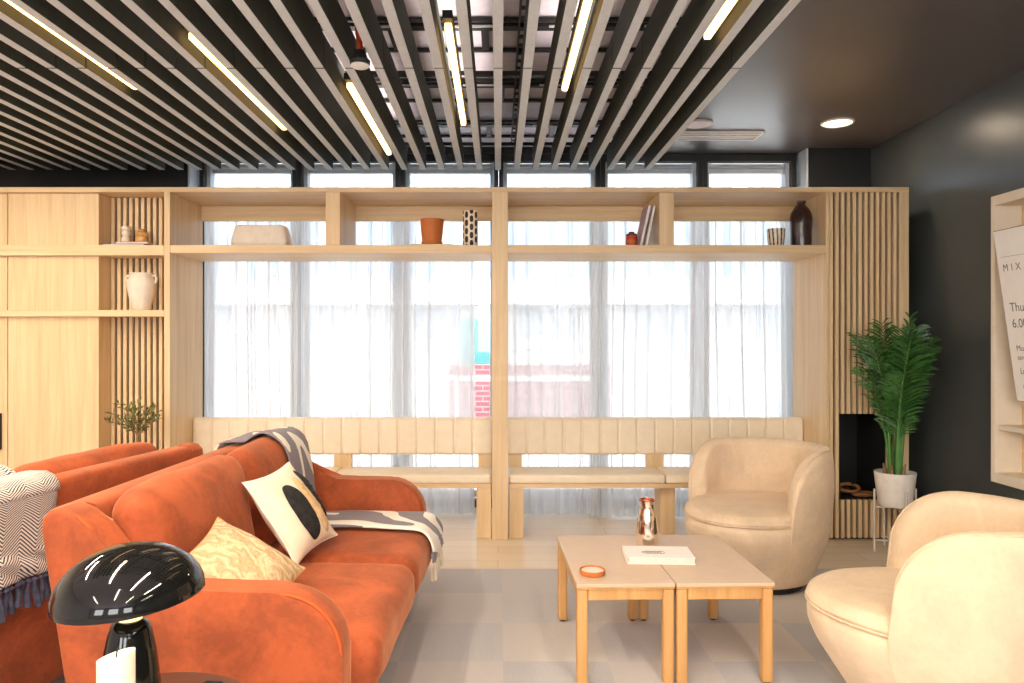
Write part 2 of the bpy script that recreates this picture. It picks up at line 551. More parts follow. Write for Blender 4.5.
# ---------------------------------------------------------------- suspended grid above the slats
gr = thing('ceiling_grid', 'black steel grid fixed under the grey ceiling panels above the slats', 'ceiling grid', (0, 0, 2.640))
for k in range(-1, 3):
    y = 3.37 + .77 * k
    for d, t in ((0, .05), (-.075, .018), (.27, .022)):
        MB().box(-4.1, 1.05, y + d - t / 2, y + d + t / 2, .028, .045).build('cross_rail', M['plenum_black'], gr, smooth=False)
for k in range(-1, 3):
    y = 3.37 + .77 * k
    for i in range(6):
        x = -1.35 + .43 * i + (.08 if k % 2 else 0)
        MB().box(x - .018, x + .018, y + .026, y + .258, .030, .045).build('runner', M['plenum_black'], gr, smooth=False)
for k in range(0, 3):
    y = 3.37 + .77 * k - .03
    for i in range(6):
        x = -1.4 + .43 * i
        MB().box(x - .09, x + .09, y - .012, y - .004, .018, .027).build('clip_strip', M['white_paint'], gr, smooth=False)
for k, x in enumerate((-.95, .115)):
    tr = thing('cable_tray', ['perforated black cable tray above the slats, farther from the plain ceiling',
                              'perforated black cable tray above the slats, nearer the plain ceiling'][k], 'cable tray', (x, 0, 2.585), 0, 'cable trays above the slats')
    for s in (-1, 1): MB().box(s * .024 - .004, s * .024 + .004, 1.6, 5.1, 0, .03).build('side_rail', M['plenum_black'], tr, smooth=False)
    for i in range(36): MB().box(-.0195, .0195, 1.65 + i * .095, 1.672 + i * .095, .004, .012).build('rung', M['plenum_black'], tr, smooth=False)

# ---------------------------------------------------------------- ceiling slats
WORDS = 'first second third fourth fifth sixth seventh eighth ninth tenth eleventh twelfth thirteenth fourteenth fifteenth sixteenth seventeenth eighteenth nineteenth twentieth'.split()
def ordinal(n):
    if n <= 20: return WORDS[n - 1]
    t = {2: 'twenty', 3: 'thirty', 4: 'forty'}[n // 10]
    return t + '-' + WORDS[n % 10 - 1] if n % 10 else t[:-1] + 'ieth'
ZS, PITCH = 2.40, .126
def slat_mesh(name, y0, y1):
    o = MB().box(-.0193, .0193, y0, y1, 0, .145, .0015, 1).build(name, M['slat_felt'], smooth=False)
    o.data.materials.append(M['slat_grey'])
    for f in o.data.polygons:
        if f.normal.z < -.5: f.material_index = 1  # underside faces paler than the dark green sides
    return o
far = near = None
for i in range(37):
    x = (8 - i) * PITCH
    if far is None:
        far = o = slat_mesh('ceiling_baffle', 3.140, 5.0)
    else:
        o = far.copy(); COL.objects.link(o)
    o.location = (x, 0, ZS)
    tag(o, 'long grey ceiling baffle slat, %s counting from the plain dark ceiling, window end' % ordinal(i + 1), 'ceiling baffle', 'grey slats hung under the ceiling, window end', 'thing')
    if i <= 24:
        if near is None:
            near = o = slat_mesh('ceiling_baffle', 1.262, 3.128)
        else:
            o = near.copy(); COL.objects.link(o)
        o.location = (x, 0, ZS)
        tag(o, 'long grey ceiling baffle slat, %s counting from the plain dark ceiling, length above the seats' % ordinal(i + 1), 'ceiling baffle', 'grey slats hung under the ceiling, lengths above the seats', 'thing')
# hanger rails carry the slats
for k, y in enumerate((1.7, 2.66, 3.64, 4.95)):
    o = MB().box(-3.75, 1.05, y - .012, y + .012, ZS + .147, ZS + .17).build('hanger_rail', M['plenum_black'], smooth=False)
    tag(o, ['black rail across the slat tops, farthest from the window', 'black rail across the slat tops, short of the slat joints',
            'black rail across the slat tops, just past the slat joints', 'black rail across the slat tops, nearest the window'][k], 'rail', 'rails holding the slats')

def area(name, loc, sx, sy, power, col, rot=(0, 0, 0)):
    l = bpy.data.lights.new(name, 'AREA'); l.shape = 'RECTANGLE'; l.size = sx; l.size_y = sy; l.energy = power; l.color = col
    o = bpy.data.objects.new(name, l); COL.objects.link(o); o.location = loc; o.rotation_euler = rot
    return o

# ---------------------------------------------------------------- LED strips between the slats
def led(label, k, y0, y1):
    t = thing('ceiling_strip_light', label, 'ceiling light', (k * PITCH, (y0 + y1) / 2, ZS + .012), 0, 'lit strips between the slats')
    t['kind'] = 'thing'
    L = (y1 - y0) / 2
    MB().box(-.019, .019, -L - .008, L + .008, .040, .07).build('housing', M['black'], t, smooth=False)
    MB().box(-.0135, .0135, -L + .03, L, .014, .0398, .005, 2).build('diffuser', M['led'], t, smooth=False)
    up = area('indirect_strip', (k * PITCH, (y0 + y1) / 2, ZS + .09), .03, 2 * L, 2.6, (1, .88, .80), (PI, 0, 0))  # added unseen uplight that brightens the ceiling panels above the slats
    return t
led('warm light strip, the one nearest the plain dark ceiling', 6.5, 1.63, 2.90)
led('warm light strip, second counting from the plain dark ceiling', 2.5, 2.23, 3.50)
led('warm light strip over the centre post, third counting from the plain dark ceiling', -1.5, 2.77, 4.06)
led('warm light strip ending closest to the window, fourth from the plain dark ceiling', -5.5, 3.42, 4.71)
led('warm light strip, fifth counting from the plain dark ceiling', -9.5, 2.86, 4.15)
led('long warm light strip, farthest from the plain dark ceiling', -13.5, 2.15, 3.48)

# hanging round sensor on orange pipe
p = px(360, 66, 2.98)
t = thing('hanging_detector', 'round white faced detector hanging from an orange pipe between slats', 'detector', (p.x, 2.98, p.z))
MB().lathe([(.030, .0), (.040, .006), (.041, .02), (.03, .032), (.022, .06), (.0, .06)], 28).build('body', M['black'], t)
MB().lathe([(0, -.006), (.030, -.006), (.037, -.001), (.037, .003), (0, .003)], 28).build('white_face', M['white_paint'], t)
MB().tube([(0, 0, .061), (-.004, .006, .12), (-.012, -.015, .20)], .013, 12).build('orange_pipe', M['orange_pipe'], t)
MB().tube([(-.012, -.015, .2), (-.03, -.03, .25), (-.10, -.06, .29)], .016, 12).build('bracket_arm', M['black'], t)
MB().box(-.045, .01, -.07, -.005, .24, .29, .004, 2).build('orange_cap', M['orange_pipe'], t)

# recessed fittings in the plain ceiling
p = px(838, 123, 4.74)
t = thing('downlight', 'round lit downlight recessed in the plain dark ceiling', 'ceiling light', (2.165, 4.72, ZC - .001))
MB().lathe([(.084, -.0005), (.1, -.0005), (.1, -.006), (.092, -.012), (.084, -.008), (.084, -.0005)], 40, cap=False).build('trim_ring', M['white_paint'], t)
MB().lathe([(0, -.002), (.083, -.002), (.083, -.005), (0, -.009)], 40).build('lens', M['lamp_on'], t)
t = thing('ceiling_speaker', 'flat pale round ceiling speaker beside the air grille', 'speaker', (1.28, 4.74, ZC - .001))
MB().lathe([(0, -.0005), (.095, -.0005), (.095, -.008), (.086, -.012), (.084, -.009), (0, -.009)], 40).build('cover', M['sash_grey'], t)
MB().lathe([(0, -.0095), (.08, -.0095), (.078, -.0125), (0, -.014)], 40).build('mesh_disc', M['panel_grey'], t)
t = thing('air_grille', 'white slotted air grille set in the plain dark ceiling', 'air vent', (1.48, 5.01, ZC - .001))
g = MB()
for a in ((-.29, .29, -.10, -.085), (-.29, .29, .085, .10), (-.29, -.275, -.085, .085), (.275, .29, -.085, .085)):
    g.box(a[0], a[1], a[2], a[3], -.012, -.0005)
g.build('frame', M['white_paint'], t, smooth=False)
MB().box(-.275, .275, -.085, .085, -.003, -.0005).build('backing', M['black'], t, smooth=False)
for i in range(3):
    y = -.045 + i * .045
    MB().box(-.274, .274, y - .010, y + .010, -.011, -.004).build('blade', M['white_paint'], t, smooth=False)

# ================================================================= JOINERY
def X0(p): return (p - 498) / 160.0
ws = thing('window_shelving', 'light oak shelving frame with open shelf built around the curtained window', 'shelving', (0, Y0, 0))
def P(name, x0, x1, y0, y1, z0, z1, mat='oak_z', bev=.0025, par=ws, off=Y0):
    return MB().box(x0, x1, y0 - off, y1 - off, z0, z1, bev, 2).build(name, M[mat], par, smooth=False)
ZT0, ZT1 = 2.175, 2.206
P('top_board', -3.85, 2.57, Y0, YB, ZT0, ZT1, 'oak_x')
P('jamb', -2.088, -2.05, Y0, YB, 0, ZT0 - .0005)
P('jamb', 2.05, 2.072, Y0, YB, 0, ZT0 - .0005)
P('centre_post', -.0375, .0625, Y0, Y0 + .11, 0, ZT0 - .0005)
P('shelf', -2.0495, -.038, Y0 + .002, YB, 1.794, 1.844, 'oak_x')
P('shelf', .063, 2.0495, Y0 + .002, YB, 1.794, 1.844, 'oak_x')
P('shelf', -.0375, .0625, Y0 + .1105, YB, 1.794, 1.844, 'oak_x')
P('divider', X0(325.5), X0(340), Y0 + .002, YB - .002, 1.8445, ZT0 - .0005)
P('divider', X0(659.5), X0(674), Y0 + .002, YB - .002, 1.8445, ZT0 - .0005)
P('divider', -.0375, .0625, Y0 + .1105, YB - .002, 1.8445, ZT0 - .0005)
for a, b in ((-2.0495, X0(325.5) - .0005), (X0(340) + .0005, -.038), (.063, X0(659.5) - .0005), (X0(674) + .0005, 2.0495)):
    P('back_rail', a, b, YB - .03, YB, 2.072, ZT0 - .0005, 'oak_x')

# left cabinet wall
wc = thing('wall_cabinet', 'light oak wall cabinet with flat doors and slatted open alcove', 'cabinet', (-2.6, Y0, 0))
def Pc(name, x0, x1, y0, y1, z0, z1, mat='oak_z', bev=.002):
    return MB().box(x0 + 2.6, x1 + 2.6, y0 - Y0, y1 - Y0, z0, z1, bev, 2).build(name, M[mat], wc, smooth=False)
YF, YS = Y0 + .035, 4.83
XS = -2.515
for z0, z1 in ((1.8445, ZT0 - .001), (1.4385, 1.7785), (.08, 1.3965)):
    Pc('door', -3.085, XS, YF, YF + .02, z0, z1)
    d = Pc('door', -3.80, -3.091, YF, YF + .02, z0, z1)
    if z1 < 1.4:
        MB().box(-3.14 + 2.6, -3.122 + 2.6, YF - .026 - Y0, YF - .0005 - Y0, .56, .79, .004, 2).build('handle', M['black'], d, smooth=False)
Pc('carcass', -3.80, XS, YF + .021, YB, .08, ZT0 - .001)
Pc('plinth', -3.80, XS, YF + .05, YB, 0, .0795)
Pc('shelf', -3.80, -2.0885, Y0, YF - .0005, 1.779, 1.844, 'oak_x'); Pc('shelf', -3.80, -2.0885, Y0, YF - .0005, 1.397, 1.438, 'oak_x')
Pc('shelf', XS + .0005, -2.0885, YF, YS - .03, 1.779, 1.844, 'oak_x'); Pc('shelf', XS + .0005, -2.0885, YF, YS - .03, 1.397, 1.438, 'oak_x')
Pc('base_board', XS + .0005, -2.0885, YF, YS - .03, .0, .10, 'oak_x')
Pc('backing', XS + .0005, -2.0885, YS, YB, 0, ZT0 - .001, 'black')
g = MB()
for i in range(11):
    x = XS + .004 + i * .0386
    if x + .027 < -2.089: g.box(x + 2.6, x + .0222 + 2.6, YS - .028 - Y0, YS - .0005 - Y0, 0, ZT0 - .001, .002, 1)
g.build('slatted_back', M['slat_oak'], wc, smooth=False)

# right slatted panel with niche
sp = thing('slatted_panel', 'tall oak slatted panel with a black niche beside the dark wall', 'panel', (2.3, Y0, 0))
def Ps(name, x0, x1, y0, y1, z0, z1, mat='oak_z', bev=.002):
    return MB().box(x0 - 2.3, x1 - 2.3, y0 - Y0, y1 - Y0, z0, z1, bev, 1).build(name, M[mat], sp, smooth=False)
NX0, NX1, NZ0, NZ1 = 2.152, 2.432, .25, .788
Ps('end_trim', 2.508, 2.569, Y0, YB, 0, ZT0 - .001)
g = MB()
for i in range(12):
    x = 2.074 + i * .0362
    w = .0212
    segs = [(.012, ZT0 - .001)]
    if x + w > NX0 and x < NX1: segs = [(.012, NZ0), (NZ1, ZT0 - .001)]
    for z0, z1 in segs: g.box(x - 2.3, x + w - 2.3, 0, .028, z0, z1, .002, 1)
g.build('slats', M['slat_oak'], sp, smooth=False)
g = MB()
for a in ((2.0725, NX0 - .012, 0, ZT0 - .001), (NX1 + .012, 2.5075, 0, ZT0 - .001), (NX0 - .012, NX1 + .012, 0, NZ0 - .012), (NX0 - .012, NX1 + .012, NZ1 + .012, ZT0 - .001)):
    g.box(a[0] - 2.3, a[1] - 2.3, .029, .05, a[2], a[3])
g.build('backing', M['black'], sp, smooth=False)
g = MB()
g.box(NX0 - .011 - 2.3, NX0 - 2.3, .029, .40, NZ0 - .011, NZ1 + .011); g.box(NX1 - 2.3, NX1 + .011 - 2.3, .029, .40, NZ0 - .011, NZ1 + .011)
g.box(NX0 - 2.3, NX1 - 2.3, .029, .40, NZ0 - .011, NZ0); g.box(NX0 - 2.3, NX1 - 2.3, .029, .40, NZ1, NZ1 + .011)
g.box(NX0 - 2.3, NX1 - 2.3, .39, .40, NZ0, NZ1)
g.build('niche_lining', M['black'], sp, smooth=False)

# ---------------------------------------------------------------- bench
def bench(xa, xb, label, flip):
    t = thing('window_bench', label, 'bench', ((xa + xb) / 2, 4.66, 0), 0, 'padded benches under the window')
    h = (xb - xa) / 2
    MB().box(-h, h, 0, .31, .315, .344, .003, 2).build('seat_board', M['oak_x'], t, smooth=False)
    for a, b in ((-h, -.002), (.002, h)):
        MB().box(a + .001, b - .001, -.004, .31, .3445, .402, .014, 4).build('seat_cushion', M['vinyl'], t)
    n = 16; w = 2 * h / n
    g = MB()
    def f(u, v):
        x = -h + u * 2 * h
        k = (u * n) % 1.0
        gr = .010 * (1 - min(1, min(k, 1 - k) * w / .012)) ** 1.6
        if u <= 0 or u >= 1: gr = .006
        a = v * 2 * PI
        # rounded rectangle section (y,z)
        hy, hz, r = .036, .124, .022
        c, s = math.cos(a), math.sin(a)
        q = max(abs(c) / hy, abs(s) / hz)
        py, pz = c / q, s / q
        iy = max(-hy + r, min(hy - r, py)); iz = max(-hz + r, min(hz - r, pz))
        d = Vector((py - iy, pz - iz))
        if d.length > r: d = d.normalized() * r
        py, pz = iy + d.x, iz + d.y
        sc = 1 - gr / .036
        return Vector((x, .331 + py * sc, .604 + pz * (1 - gr * .25 / .124)))
    nu, nv = n * 10, 40
    rows = g.grid(f, nu, nv, cv=True)
    g.bm.faces.new(rows[0]); g.bm.faces.new(list(reversed(rows[-1])))
    g.build('backrest', M['vinyl'], t)
    e = h * flip
    for x0, x1 in ((-.058, .058), (e - .092 if flip > 0 else e + .001, e - .001 if flip > 0 else e + .092)):
        MB().box(x0, x1, .312, .36, .0 if abs(x0) < .06 and False else .30, .482, .002, 1).build('back_support', M['oak_z'], t, smooth=False)
    a, b = (e - .092, e - .001) if flip > 0 else (e + .001, e + .092)
    MB().box(a, b, .004, .30, 0, .3145, .002, 1).build('leg', M['oak_z'], t, smooth=False)
    MB().box(-.01 if flip < 0 else -.085, .085 if flip < 0 else .01, .11, .30, 0, .3145, .002, 1).build('leg', M['oak_z'], t, smooth=False)
    a, b = (-h + .002, -h + .09) if flip > 0 else (h - .09, h - .002)
    MB().box(a, b, .004, .30, 0, .3145, .002, 1).build('leg', M['oak_z'], t, smooth=False)
bench(-2.045, -.043, 'cream padded window bench behind the orange sofa', 1)
bench(.068, 2.045, 'cream padded window bench behind the coffee tables and armchair', -1)

# ---------------------------------------------------------------- curtains
def curtain(x0, x1, label, seed, tight=1.0, ends=(0, 0), yc=5.19):
    g = MB()
    rnd = random.Random(seed)
    ph = [rnd.uniform(0, 6.28) for _ in range(6)]
    L = x1 - x0
    nu = int(L * 190); nv = 12
    Z0, Z1 = .012, 2.155
    def f(u, v):
        x = x0 + u * L
        z = Z1 + (Z0 - Z1) * v
        s = x + .02 * math.sin(x * 7 + ph[0]) + .012 * math.sin(z * 1.7 + ph[1])
        a = .013 * math.sin(s * 2 * PI / .078 * tight + ph[2]) + .010 * math.sin(s * 2 * PI / .051 * tight + ph[3] + .5 * z) * (.5 + .5 * math.sin(s * 5 + ph[4]))
        g_ = 0
        for e, k in ((0, ends[0]), (1, ends[1])):
            d = abs(u - e) * L
            if k and d < .16: g_ += .012 * (1 - d / .16) * math.sin(d * 2 * PI / .03)
        am = (.75 + .35 * v)
        return Vector((x + .006 * math.sin(s * 70 + ph[5]), yc + (a + g_) * am, z))
    g.grid(f, nu, nv)
    o = g.build('sheer_curtain', M['sheer'], None, angle=180)
    tag(o, label, 'curtain', 'sheer curtains along the window')
    return o
curtain(-2.07, -1.40, 'white sheer curtain panel next to the oak wall cabinet', 1, 1, (1, 1))
curtain(-1.48, -.16, 'wide white sheer curtain panel ending at the uncovered strip of glass', 2, 1, (1, 0), 5.27)
curtain(-.03, .71, 'white sheer curtain panel just past the centre post', 3, 1, (0, 1), 5.27)
curtain(.64, 1.48, 'white sheer curtain panel behind the red tin and leaning books', 4, 1, (1, 1))
curtain(1.42, 2.10, 'white sheer curtain panel behind the dark bottle, by the slatted panel', 5, 1, (1, 0), 5.27)
o = MB().box(-2.04, 2.2, 5.16, 5.30, 2.165, 2.185, .003, 1).build('curtain_track', M['white_paint'], smooth=False)
tag(o, 'white curtain track behind the top board of the oak shelving', 'curtain track')

# ---------------------------------------------------------------- outside the window
pav = MB().box(-12, 14, 5.76, 22, -.5, -.12).build('ground', M['paving'], smooth=False); struct(pav)
bl = thing('street_building', 'pale building with vertical fins seen through the sheer curtains', 'building', (0, 13.5, -.12))
g = MB().box(-11, 13, 0, .6, 0, 9)
g.build('wall', M['facade_white'], bl, smooth=False)
g = MB()
for i in range(66):
    x = -11 + i * .36
    g.box(x, x + .13, -.06, -.001, 2.55, 9)
g.build('fins', M['facade_blue'], bl, smooth=False)
MB().box(-11, 13, -.5, -.001, 2.0, 2.38).build('canopy_band', M['facade_white'], bl, smooth=False)
MB().box(-11, 13, -.02, -.001, 1.2, 2.0).build('window_band', M['facade_white'], bl, smooth=False)
for i in range(9):
    MB().box(-8 + i * 2.1, -7.0 + i * 2.1, -.03, -.0205, 1.4, 1.95).build('window', M['facade_grey'], bl, smooth=False)
rl = thing('terrace_railing', 'white terrace railing outside the window', 'railing', (0, 9, -.12))
MB().box(-7, 7, -.03, .03, .87, .93).build('top_rail', M['facade_white'], rl, smooth=False)
for i in range(8): MB().box(-7 + 2 * i - .03 + .5, -7 + 2 * i + .03 + .5, -.025, .025, 0, .869).build('post', M['facade_white'], rl, smooth=False)
o = MB().box(-.75, 1.7, 11.2, 11.5, -.12, .87).build('brick_planter', M['brickwork'], smooth=False)
tag(o, 'low red brick wall outside, seen through the gap between curtains', 'wall')
o = MB().box(-.62, -.12, 12.2, 12.8, -.12, 1.61, .02, 2).build('teal_kiosk', M['teal_glass'], smooth=False)
tag(o, 'teal glass box standing behind the low brick wall outside', 'kiosk')

# ================================================================= SOFAS
def make_sofa(label, loc, rz, lab_extra):
    t = thing('sofa', label, 'sofa', loc, rz, 'orange velvet sofas back to back')
    V = M['orange_velvet']
    MB().box(-.25, .345, -.705, .705, .115, .285, .02, 3).build('base_frame', V, t)
    prof = [(.345, .115), (.385, .16), (.40, .25), (.402, .44)]
    for k in range(1, 9):
        a = k / 8 * PI / 2
        prof.append((.402 - .165 * (1 - math.cos(a)), .44 + .160 * math.sin(a)))
    prof += [(.12, .601), (.0, .604), (-.08, .617), (-.145, .648), (-.20, .700), (-.245, .758), (-.285, .795), (-.325, .811), (-.362, .806), (-.383, .785), (-.386, .75), (-.285, .115)]
    for s, nm in ((-1, 'a'), (1, 'b')):
        y0, y1 = (s * .81, s * .71)
        arm = MB().prism(prof, min(y0, y1), max(y0, y1), .018, 4).build('arm', V, t)
        pts = []
        for i in range(3, len(prof) - 5):
            tx, tz = prof[i + 1][0] - prof[i - 1][0], prof[i + 1][1] - prof[i - 1][1]
            l = math.hypot(tx, tz); nx_, nz_ = tz / l, -tx / l
            if nx_ * (prof[i][0]) + nz_ * (prof[i][1] - .3) < 0: nx_, nz_ = -nx_, -nz_
            pts.append((prof[i][0] - nx_ * .0045, s * .8055, prof[i][1] - nz_ * .0045))
        # piping cord follows the outer edge of the arm
        pp = []
        for i in range(len(pts) - 1):
            for q in range(4):
                u = q / 4
                pp.append([pts[i][k] * (1 - u) + pts[i + 1][k] * u for k in range(3)])
        pp.append(pts[-1])
        MB().tube(pp, .0045, 6).build('piping', M['piping'], arm)
    bp = [(-.285, .115), (-.384, .75), (-.387, .780), (-.384, .793), (-.376, .801), (-.362, .804), (-.315, .805), (-.298, .800), (-.289, .788), (-.283, .765), (-.185, .115)]
    MB().prism(bp, -.709, .709).build('back', V, t, angle=50)
    for s in (-1, 1):
        g = MB().soft((.155, s * .3535, .362), (.318, .352, .082), .058, (0, 0, .016), 24, .006, seed=s * 3.1)
        g.build('seat_cushion', V, t, angle=70)
        R = Matrix.Rotation(math.radians(-9), 3, 'Y')
        g = MB().soft((-.190, s * .3535, .632), (.072, .350, .198), .071, (.024, 0, .012), 24, .009, R, seed=s * 5.3)
        g.build('back_cushion', V, t, angle=70)
    for x, y in ((.30, -.72), (.30, .72), (-.22, -.72), (-.22, .72)):
        MB().lathe([(.014, 0), (.022, .114)], 16, (x, y, 0)).build('leg', M['brown_dark'], t)
    return t

S1_LOC, S1_RZ = (-.768, 2.70, .006), math.radians(-2.0)
S2_LOC, S2_RZ = (-1.775, 2.42, .006), math.radians(169.2)
sofa1 = make_sofa('orange velvet two seat sofa with scatter pillows and a grey striped blanket', S1_LOC, S1_RZ, '')
sofa2 = make_sofa('orange velvet sofa seen from behind with a herringbone throw over its back', S2_LOC, S2_RZ, '')

def sofa_bvh(root):
    vs, fs = [], []
    for o in root.children:
        b = len(vs)
        vs += [v.co.copy() for v in o.data.vertices]
        fs += [tuple(b + i for i in p.vertices) for p in o.data.polygons]
    return BVHTree.FromPolygons(vs, fs)

def drape(name, label, root, guide, ya, yb, mat, off, tail, group=None, ns=70, ny=22, wav=.004, thick=.007, head=0, skew=0.0, narrow=0.0):
    """cloth laid over a sofa: cast the guide rays onto the sofa and lay the sheet just off the surface"""
    bv = sofa_bvh(root)
    P_ = []
    for j in range(ny + 1):
        row = []
        for i in range(ns + 1):
            u = i / ns * (len(guide) - 1); k = min(int(u), len(guide) - 2); fr = u - k
            o = [guide[k][0][a] * (1 - fr) + guide[k + 1][0][a] * fr for a in range(2)]
            g = [guide[k][1][a] * (1 - fr) + guide[k + 1][1][a] * fr for a in range(2)]
            uu = i / ns
            yy = ya + (yb - ya) * (j / ny) + skew * uu
            O = Vector((o[0], yy, o[1])); D = Vector((g[0] - o[0], 0, g[1] - o[1])).normalized()
            h = bv.ray_cast(O, D, 3)
            p = h[0] - D * off if h[0] is not None else (row[-1].copy() if row else O + D * .3)
            row.append(p)
        P_.append(row)
    for it in range(6):
        for j in range(ny + 1):
            r = P_[j]
            P_[j] = [r[0]] + [(r[i - 1] + r[i] * 2 + r[i + 1]) / 4 for i in range(1, ns)] + [r[-1]]
    for it in range(2):
        P_ = [P_[0]] + [[(P_[j - 1][i] + P_[j][i] * 2 + P_[j + 1][i]) / 4 for i in range(ns + 1)] for j in range(1, ny)] + [P_[-1]]
    nt = 8
    for j in range(ny + 1):                                   # free hanging end(s)
        e = P_[j][-1]
        for q in range(1, nt + 1):
            P_[j].append(Vector((e.x + .004 * math.sin(q * .8 + j * .7), e.y, e.z - tail * q / nt)))
        if head:
            e = P_[j][0]
            pre = [Vector((e.x - .004 * math.sin(q * .8 + j * .9), e.y, e.z - head * q / nt)) for q in range(nt, 0, -1)]
            P_[j] = pre + P_[j]
    n2 = len(P_[0])
    for j in range(ny + 1):
        for i in range(len(P_[j])):
            for _ in range(3):
                h = bv.find_nearest(P_[j][i])
                if h[0] is None: break
                d = P_[j][i] - h[0]
                inside = d.dot(h[1]) < 0
                if inside: P_[j][i] = h[0] + h[1] * off
                elif d.length < off: P_[j][i] = h[0] + d.normalized() * off
                else: break
    bm = bmesh.new(); uvl = bm.loops.layers.uv.new('UVMap')
    vs = []
    for j in range(ny + 1):
        vs.append([])
        for i in range(n2):
            p = P_[j][i].copy()
            nb = mnoise.noise(Vector((i * .11, j * .35, ya * 9)))
            a = P_[j][min(i + 1, n2 - 1)] - P_[j][max(i - 1, 0)]
            nrm = Vector((-a.z, 0, a.x)); nrm = nrm.normalized() if nrm.length > 1e-6 else Vector((0, 0, 1))
            if nrm.z < -.05 : nrm = -nrm
            p += nrm * (.5 + .5 * nb) * wav * 2
            vs[-1].append(bm.verts.new(p))
    for j in range(ny):
        for i in range(n2 - 1):
            f = bm.faces.new((vs[j][i], vs[j][i + 1], vs[j + 1][i + 1], vs[j + 1][i])); f.smooth = True
            for lp, (a, b) in zip(f.loops, ((j, i), (j, i + 1), (j + 1, i + 1), (j + 1, i))):
                lp[uvl].uv = (a / ny, b / (n2 - 1))
    me = bpy.data.meshes.new(name); bm.to_mesh(me); bm.free(); me.materials.append(mat)
    o = bpy.data.objects.new(name, me); COL.objects.link(o)
    o.matrix_world = Matrix.Translation(root.location) @ Matrix.Rotation(root.rotation_euler.z, 4, 'Z')
    sm = o.modifiers.new('thickness', 'SOLIDIFY'); sm.thickness = thick; sm.offset = 0
    tag(o, label, 'throw blanket')
    return o, P_

g1 = [((-.7, .62), (-.2, .62)), ((-.7, .80), (-.3, .70)), ((-.55, 1.05), (-.34, .7)), ((-.36, 1.2), (-.32, .7)), ((-.22, 1.2), (-.24, .7)),
      ((-.05, 1.15), (-.16, .68)), ((.2, .95), (-.12, .6)), ((.3, .85), (-.1, .48)), ((.18, .9), (-.02, .40)), ((.16, .9), (.1, .40)),
      ((.28, .9), (.28, .40)), ((.45, .9), (.40, .38)), ((.65, .72), (.42, .37)), ((.8, .46), (.4, .37))]
th1, PP = drape('throw_blanket', 'grey and white patterned blanket draped over the sofa back, seat and front edge', sofa1, g1, .33, .665, M['blanket'], .017, .06)
def tassels(o, pts, mat, ln, r, seed, step=1):
    rnd = random.Random(seed)
    for p in pts[::step]:
        a = p + Vector((rnd.uniform(-.004, .004), rnd.uniform(-.006, .006), -.002))
        q = [a, a + Vector((rnd.uniform(-.004, .004), rnd.uniform(-.006, .006), -ln * .4)), a + Vector((rnd.uniform(-.008, .008), rnd.uniform(-.012, .012), -ln * rnd.uniform(.85, 1.1)))]
        g = MB().tube([q[0], q[0].lerp(q[1], .25), q[0].lerp(q[1], .5), q[1], q[2]], [r * .6, r * 1.3, r * .7, r, r * 1.25], 7)
        g.build('tassel', mat, o)
tassels(th1, [PP[j][-1] for j in range(0, 23, 2)], M['tassel_cream'], .075, .007, 3)

g2 = [((-.75, .60), (-.2, .60)), ((-.75, .72), (-.3, .70)), ((-.65, .92), (-.35, .74)), ((-.5, 1.1), (-.34, .72)), ((-.40, 1.2), (-.36, .7)), ((-.33, 1.2), (-.33, .7)), ((-.25, 1.2), (-.26, .7)), ((-.2, 1.2), (-.21, .7))]
th2, PP2 = drape('herringbone_throw', 'white and navy herringbone throw with navy tassels over a sofa back', sofa2, g2, .025, .60, M['herring'], .022, .02, head=.075, ny=26)
tassels(th2, [PP2[j][0] for j in range(0, 27, 1)], M['tassel_navy'], .085, .009, 5)

# ---------------------------------------------------------------- pillows
def pillow_frame(c, u, v):
    u = Vector(u).normalized(); v = Vector(v); v = (v - u * v.dot(u)).normalized(); n = u.cross(v)
    return Matrix((( u.x, v.x, n.x, c[0]), (u.y, v.y, n.y, c[1]), (u.z, v.z, n.z, c[2]), (0, 0, 0, 1)))
def pillow_pt(u, v, s, h, t):
    """u,v in -1..1; s = side of face"""
    pin = 1 - .10 * (1 - u * u) * abs(v) ** 2
    pin2 = 1 - .10 * (1 - v * v) * abs(u) ** 2
    th = t * ((1 - abs(u) ** 2.4) * (1 - abs(v) ** 2.4)) ** .55
    wob = .006 * mnoise.noise(Vector((u * 2.2, v * 2.2, s * 3 + h)))
    return Vector((u * h * pin2, v * h * pin, s * th + wob))
def make_pillow(name, label, mat, h, t, mw):
    g = MB(); n = 26
    for s in (-1, 1):
        g.grid(lambda a, b: pillow_pt(math.sin((a * 2 - 1) * PI / 2), math.sin((b * 2 - 1) * PI / 2), s, h, t), n, n)
    bmesh.ops.remove_doubles(g.bm, verts=g.bm.verts[:], dist=1e-5)
    o = g.build(name, mat, None, angle=80)
    o.matrix_world = mw
    tag(o, label, 'pillow')
    return o
def pillow_seam(o, h, t, mat):
    pts = []
    for k in range(4):
        for q in range(12):
            a = -1 + 2 * q / 12
            u, v = [(a, -1), (1, a), (-a, 1), (-1, -a)][k]
            pts.append(pillow_pt(u, v, 1, h, 0))
    MB().tube(pts, .003, 6, closed=True).build('seam', mat, o)
p1 = make_pillow('scatter_pillow', 'plain tan textured pillow lying against the sofa arm behind the black lamp', M['boucle'], .158, .052,
                 pillow_frame((-.748, 2.172, .580), (.84, .08, -.52), (-.10, -.97, -.16)))
pillow_seam(p1, .158, .052, M['tan_ceramic'])
MW2 = pillow_frame((-.752, 2.705, .627), (.20, 1, .05), (-.58, 0, .82))
p2 = make_pillow('tufted_pillow', 'white pillow with fluffy black and tan tufted shapes leaning on the sofa back', M['pillow_white'], .170, .054, MW2)
pillow_seam(p2, .170, .054, M['paper'])
